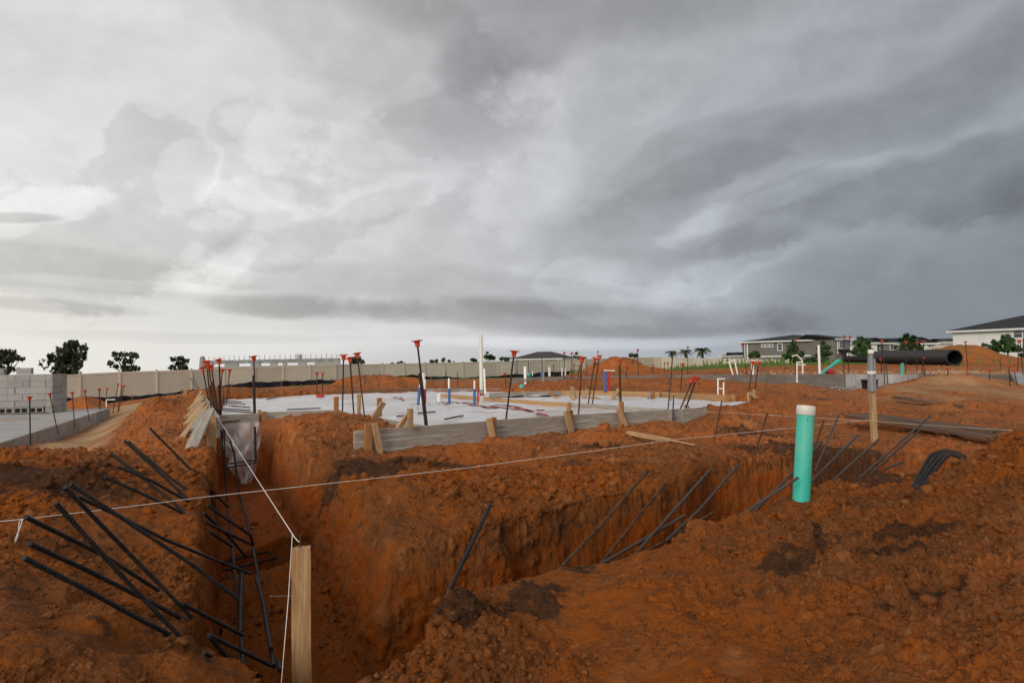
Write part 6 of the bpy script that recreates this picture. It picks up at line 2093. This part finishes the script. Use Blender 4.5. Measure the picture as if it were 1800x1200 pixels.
link('porch_beam', MB().box((c[0] - 1.4, -2.2, c[1] - .85), (c[0] + 1.5, -2.0, c[1] - .36)).mesh('porch_beam', M_TRIM), root, M2)

# pale houses between
zt = P(1540, 602, 150).z
root, M, L = house(xy(1494, 152), xy(1560, 148), 10, zt, -2.2, 1.2, M_WHITEW, M_ROOF, 'pale house with a black roof seen behind the green young tree', .6)
for px in (1544, 1552):
    c = on(M, px, 611)
    window(root, M, c[0], c[1], .5, 1.3, 1)
c = on(M, 1545, 619)
link('lower_roof', MB().add([(c[0] - 4, -2.5, c[1] - .5), (c[0] + 6, -2.5, c[1] - .5), (c[0] + 6, -.01, c[1] + .2), (c[0] - 4, -.01, c[1] + .2)], [(0, 1, 2, 3), (3, 2, 1, 0)]).mesh('lower_roof', M_ROOF), root, M)
zt = P(1580, 602, 146).z
root, M, L = house(xy(1554, 146), xy(1592, 145), 10, zt, -2.2, 1.1, M_GREYW, M_ROOF, 'mauve grey house with a white double window left of the tallest young tree', .5)
c = on(M, 1570, 610)
window(root, M, c[0], c[1], 1.1, 1.0, 2)
zt = P(1630, 603, 140).z
root, M, L = house(xy(1584, 141), xy(1645, 139), 10, zt, -2.2, 1.4, M_BEIGEW, M_ROOF, 'pale house with white window frames right of the tallest young tree', .6)
for px in (1634, 1639):
    c = on(M, px, 607)
    window(root, M, c[0], c[1], .35, .7, 1)
trim(root, M, 1628, 603, 1628, 612, .3)
zt = P(1660, 601, 170).z
root, M, L = house(xy(1640, 172), xy(1690, 170), 10, zt, -2.2, 1.0, M_BEIGEW, M_ROOFB, 'distant brown roof showing behind the big right dirt mound', .6)
# white house at the right edge
zt = P(1740, 578.5, 84).z
root, M, L = house(xy(1676, 87), xy(1930, 76), 12, zt, -1.2, 1.75, M_WHITEW, M_ROOF, 'white two storey house with a dark roof at the right edge', .55, ridge_in=6.0)
c = on(M, 1789.5, 586)
window(root, M, c[0], c[1], .8, .95, 1)
trim(root, M, 1731, 577, 1731, 610, .05)
c = on(M, 1798, 590)
link('door', MB().box((c[0] - .05, -.04, c[1] - 1.6), (c[0] + .7, -.004, c[1] + .6)).mesh('door', M_GLASS), root, M)
trim(root, M, 1795.5, 575, 1795.5, 606, .14)
# low brown roof house beyond the long fence, and a dark roof at the palms
zt = P(945, 630, 140).z
root, M, L = house(xy(902, 142), xy(985, 138), 9, zt, -3.5, 1.45, M_BEIGEW, M_ROOFB, 'low house with a brown hipped roof peeking over the long tan fence', .6, ridge_in=3.6)
zt = P(1280, 625, 150).z
root, M, L = house(xy(1268, 150), xy(1306, 148), 8, zt, -3.5, .75, M_BEIGEW, M_ROOF, 'dark roof tip showing above the fence left of the grey house', .5)

# unfinished block building beyond the fence
zt = P(470, 631.5, 112).z
A, B = Vector((*xy(354, 113), zt)), Vector((*xy(597, 111), zt))
M = frame(A, B)
L = (B - A).length
root = empty('unfinished_building', Vector((A.x, A.y, -4)), 'unfinished grey block building with bars along its top, over the left fence', 'building')
bh = zt + 4
GAPS = [(.05, .17), (.27, .36), (.43, .50), (.55, .59), (.62, .70), (.76, .82)]
edges = [0] + [q for g in GAPS for q in g] + [1]
link('beam', MB().box((0, 0, -.62), (L, .3, 0)).mesh('beam', M_CONCL), root, M)
for i in range(0, len(edges), 2):
    if edges[i + 1] > edges[i]: link('pier', MB().box((L * edges[i], .002, -bh), (L * edges[i + 1], .3, -.622)).mesh('pier', M_BLOCK), root, M)
for a, b in GAPS[:5]:
    link('sill_wall', MB().box((L * a + .003, .02, -bh), (L * b - .003, .3, -1.05)).mesh('sill_wall', M_BLOCK), root, M)
link('back_wall', MB().box((0, 9, -bh), (L, 9.3, -1.0)).mesh('back_wall', M_BLOCK), root, M)
for i in range(27):
    x_ = L * (i + .4) / 27
    dn = link('dowel', MB().tube([(x_, .15, -.1), (x_, .15, .62 + .15 * (i % 3 == 0))], .035, 5).mesh('dowel', M_STEEL), root, M)
for i in range(9):
    x_ = L * (.69 + i * .005)
    link('dowel', MB().tube([(x_, .2, -.1), (x_, .2, .75)], .03, 5).mesh('dowel', M_STEEL), root, M)
o = link('wrapped_end', MB().lathe([(0, .75), (.3, .7), (.42, .3), (.5, -.5), (.55, -bh)], 10).mesh('wrapped_end', M_CONCL), root, M @ Matrix.Translation((.3, -.2, 0)))

# ------------------------------------------------------------------ corrugated black pipes
def culvert(A, B, R_, pitch, label):
    A, B = Vector(A), Vector(B)
    root = empty('corrugated_pipe', A, label, 'pipe', 'corrugated black pipes')
    L = (B - A).length
    q = (B - A).normalized().to_track_quat('Z', 'Y').to_matrix().to_4x4()
    q.translation = A
    prof = []
    n = int(L / pitch)
    prof.append((R_ * .82, 0))
    prof.append((R_ * .96, .0))
    for i in range(n):
        z0 = i * pitch + .02
        prof += [(R_ * .84, z0), (R_, z0 + pitch * .16), (R_, z0 + pitch * .52), (R_ * .84, z0 + pitch * .68)]
    prof.append((R_ * .84, L))
    link('outer_wall', MB().lathe(prof, 40, sm=False).mesh('outer_wall', M_BLACK), root, q)
    link('inner_wall', MB().lathe([(R_ * .82, 0), (R_ * .82, L)], 40).mesh('inner_wall', M_BLACK), root, q)


culvert(P(1678, 628.5, 34), P(1545, 627.5, 43), .41, .19, 'big corrugated black pipe whose open mouth faces right, below the right mound')
culvert(P(1534, 631.5, 44), P(1484, 631, 46), .22, .12, 'thinner corrugated black pipe left of the big one, behind the conduit stake')

# ------------------------------------------------------------------ weeds
mb = MB()
def blades(pxa, pxb, Ya, Yb, n, h, tall=0.0):
    for i in range(n):
        px, Y = random.uniform(pxa, pxb), random.uniform(Ya, Yb)
        x_, y_ = xy(px, Y)
        z_ = weed_z(px, Y)
        hh = h * random.uniform(.5, 1.3) * (2.6 if random.random() < tall else 1)
        th = random.uniform(0, 6.28)
        w = hh * random.uniform(.10, .22)
        l = Vector((random.uniform(-.4, .4), random.uniform(-.4, .4), 1)) * hh
        s = Vector((math.cos(th) * w, math.sin(th) * w, 0))
        b = Vector((x_, y_, z_ - .05))
        mb.add([b - s, b + s, b + l * .6 + s * .8, b + l], [(0, 1, 2, 3)])


def weed_z(px, Y):
    u, _ = ray(px, 640)
    return float(lut(np.array([u]), np.array([math.log(Y) * .55]))[0]) * Y


blades(1160, 1560, 48, 66, 14000, .13, .03)
blades(1185, 1390, 58, 66, 700, .28, .10)
blades(1440, 1560, 46, 60, 2500, .2, .05)
blades(1690, 1830, 40, 62, 2500, .15, .05)
blades(512, 585, 44, 47, 260, .10, .1)
blades(1000, 1035, 44, 55, 350, .22, .2)
blades(1675, 1692, 33, 34.5, 40, .12, .1)
blades(90, 340, 43, 46, 120, .16, 0)
o = mb.build('grass', M_GRASS)
tag(o, 'rough green weeds and grass along the far fence and houses', kind='stuff')
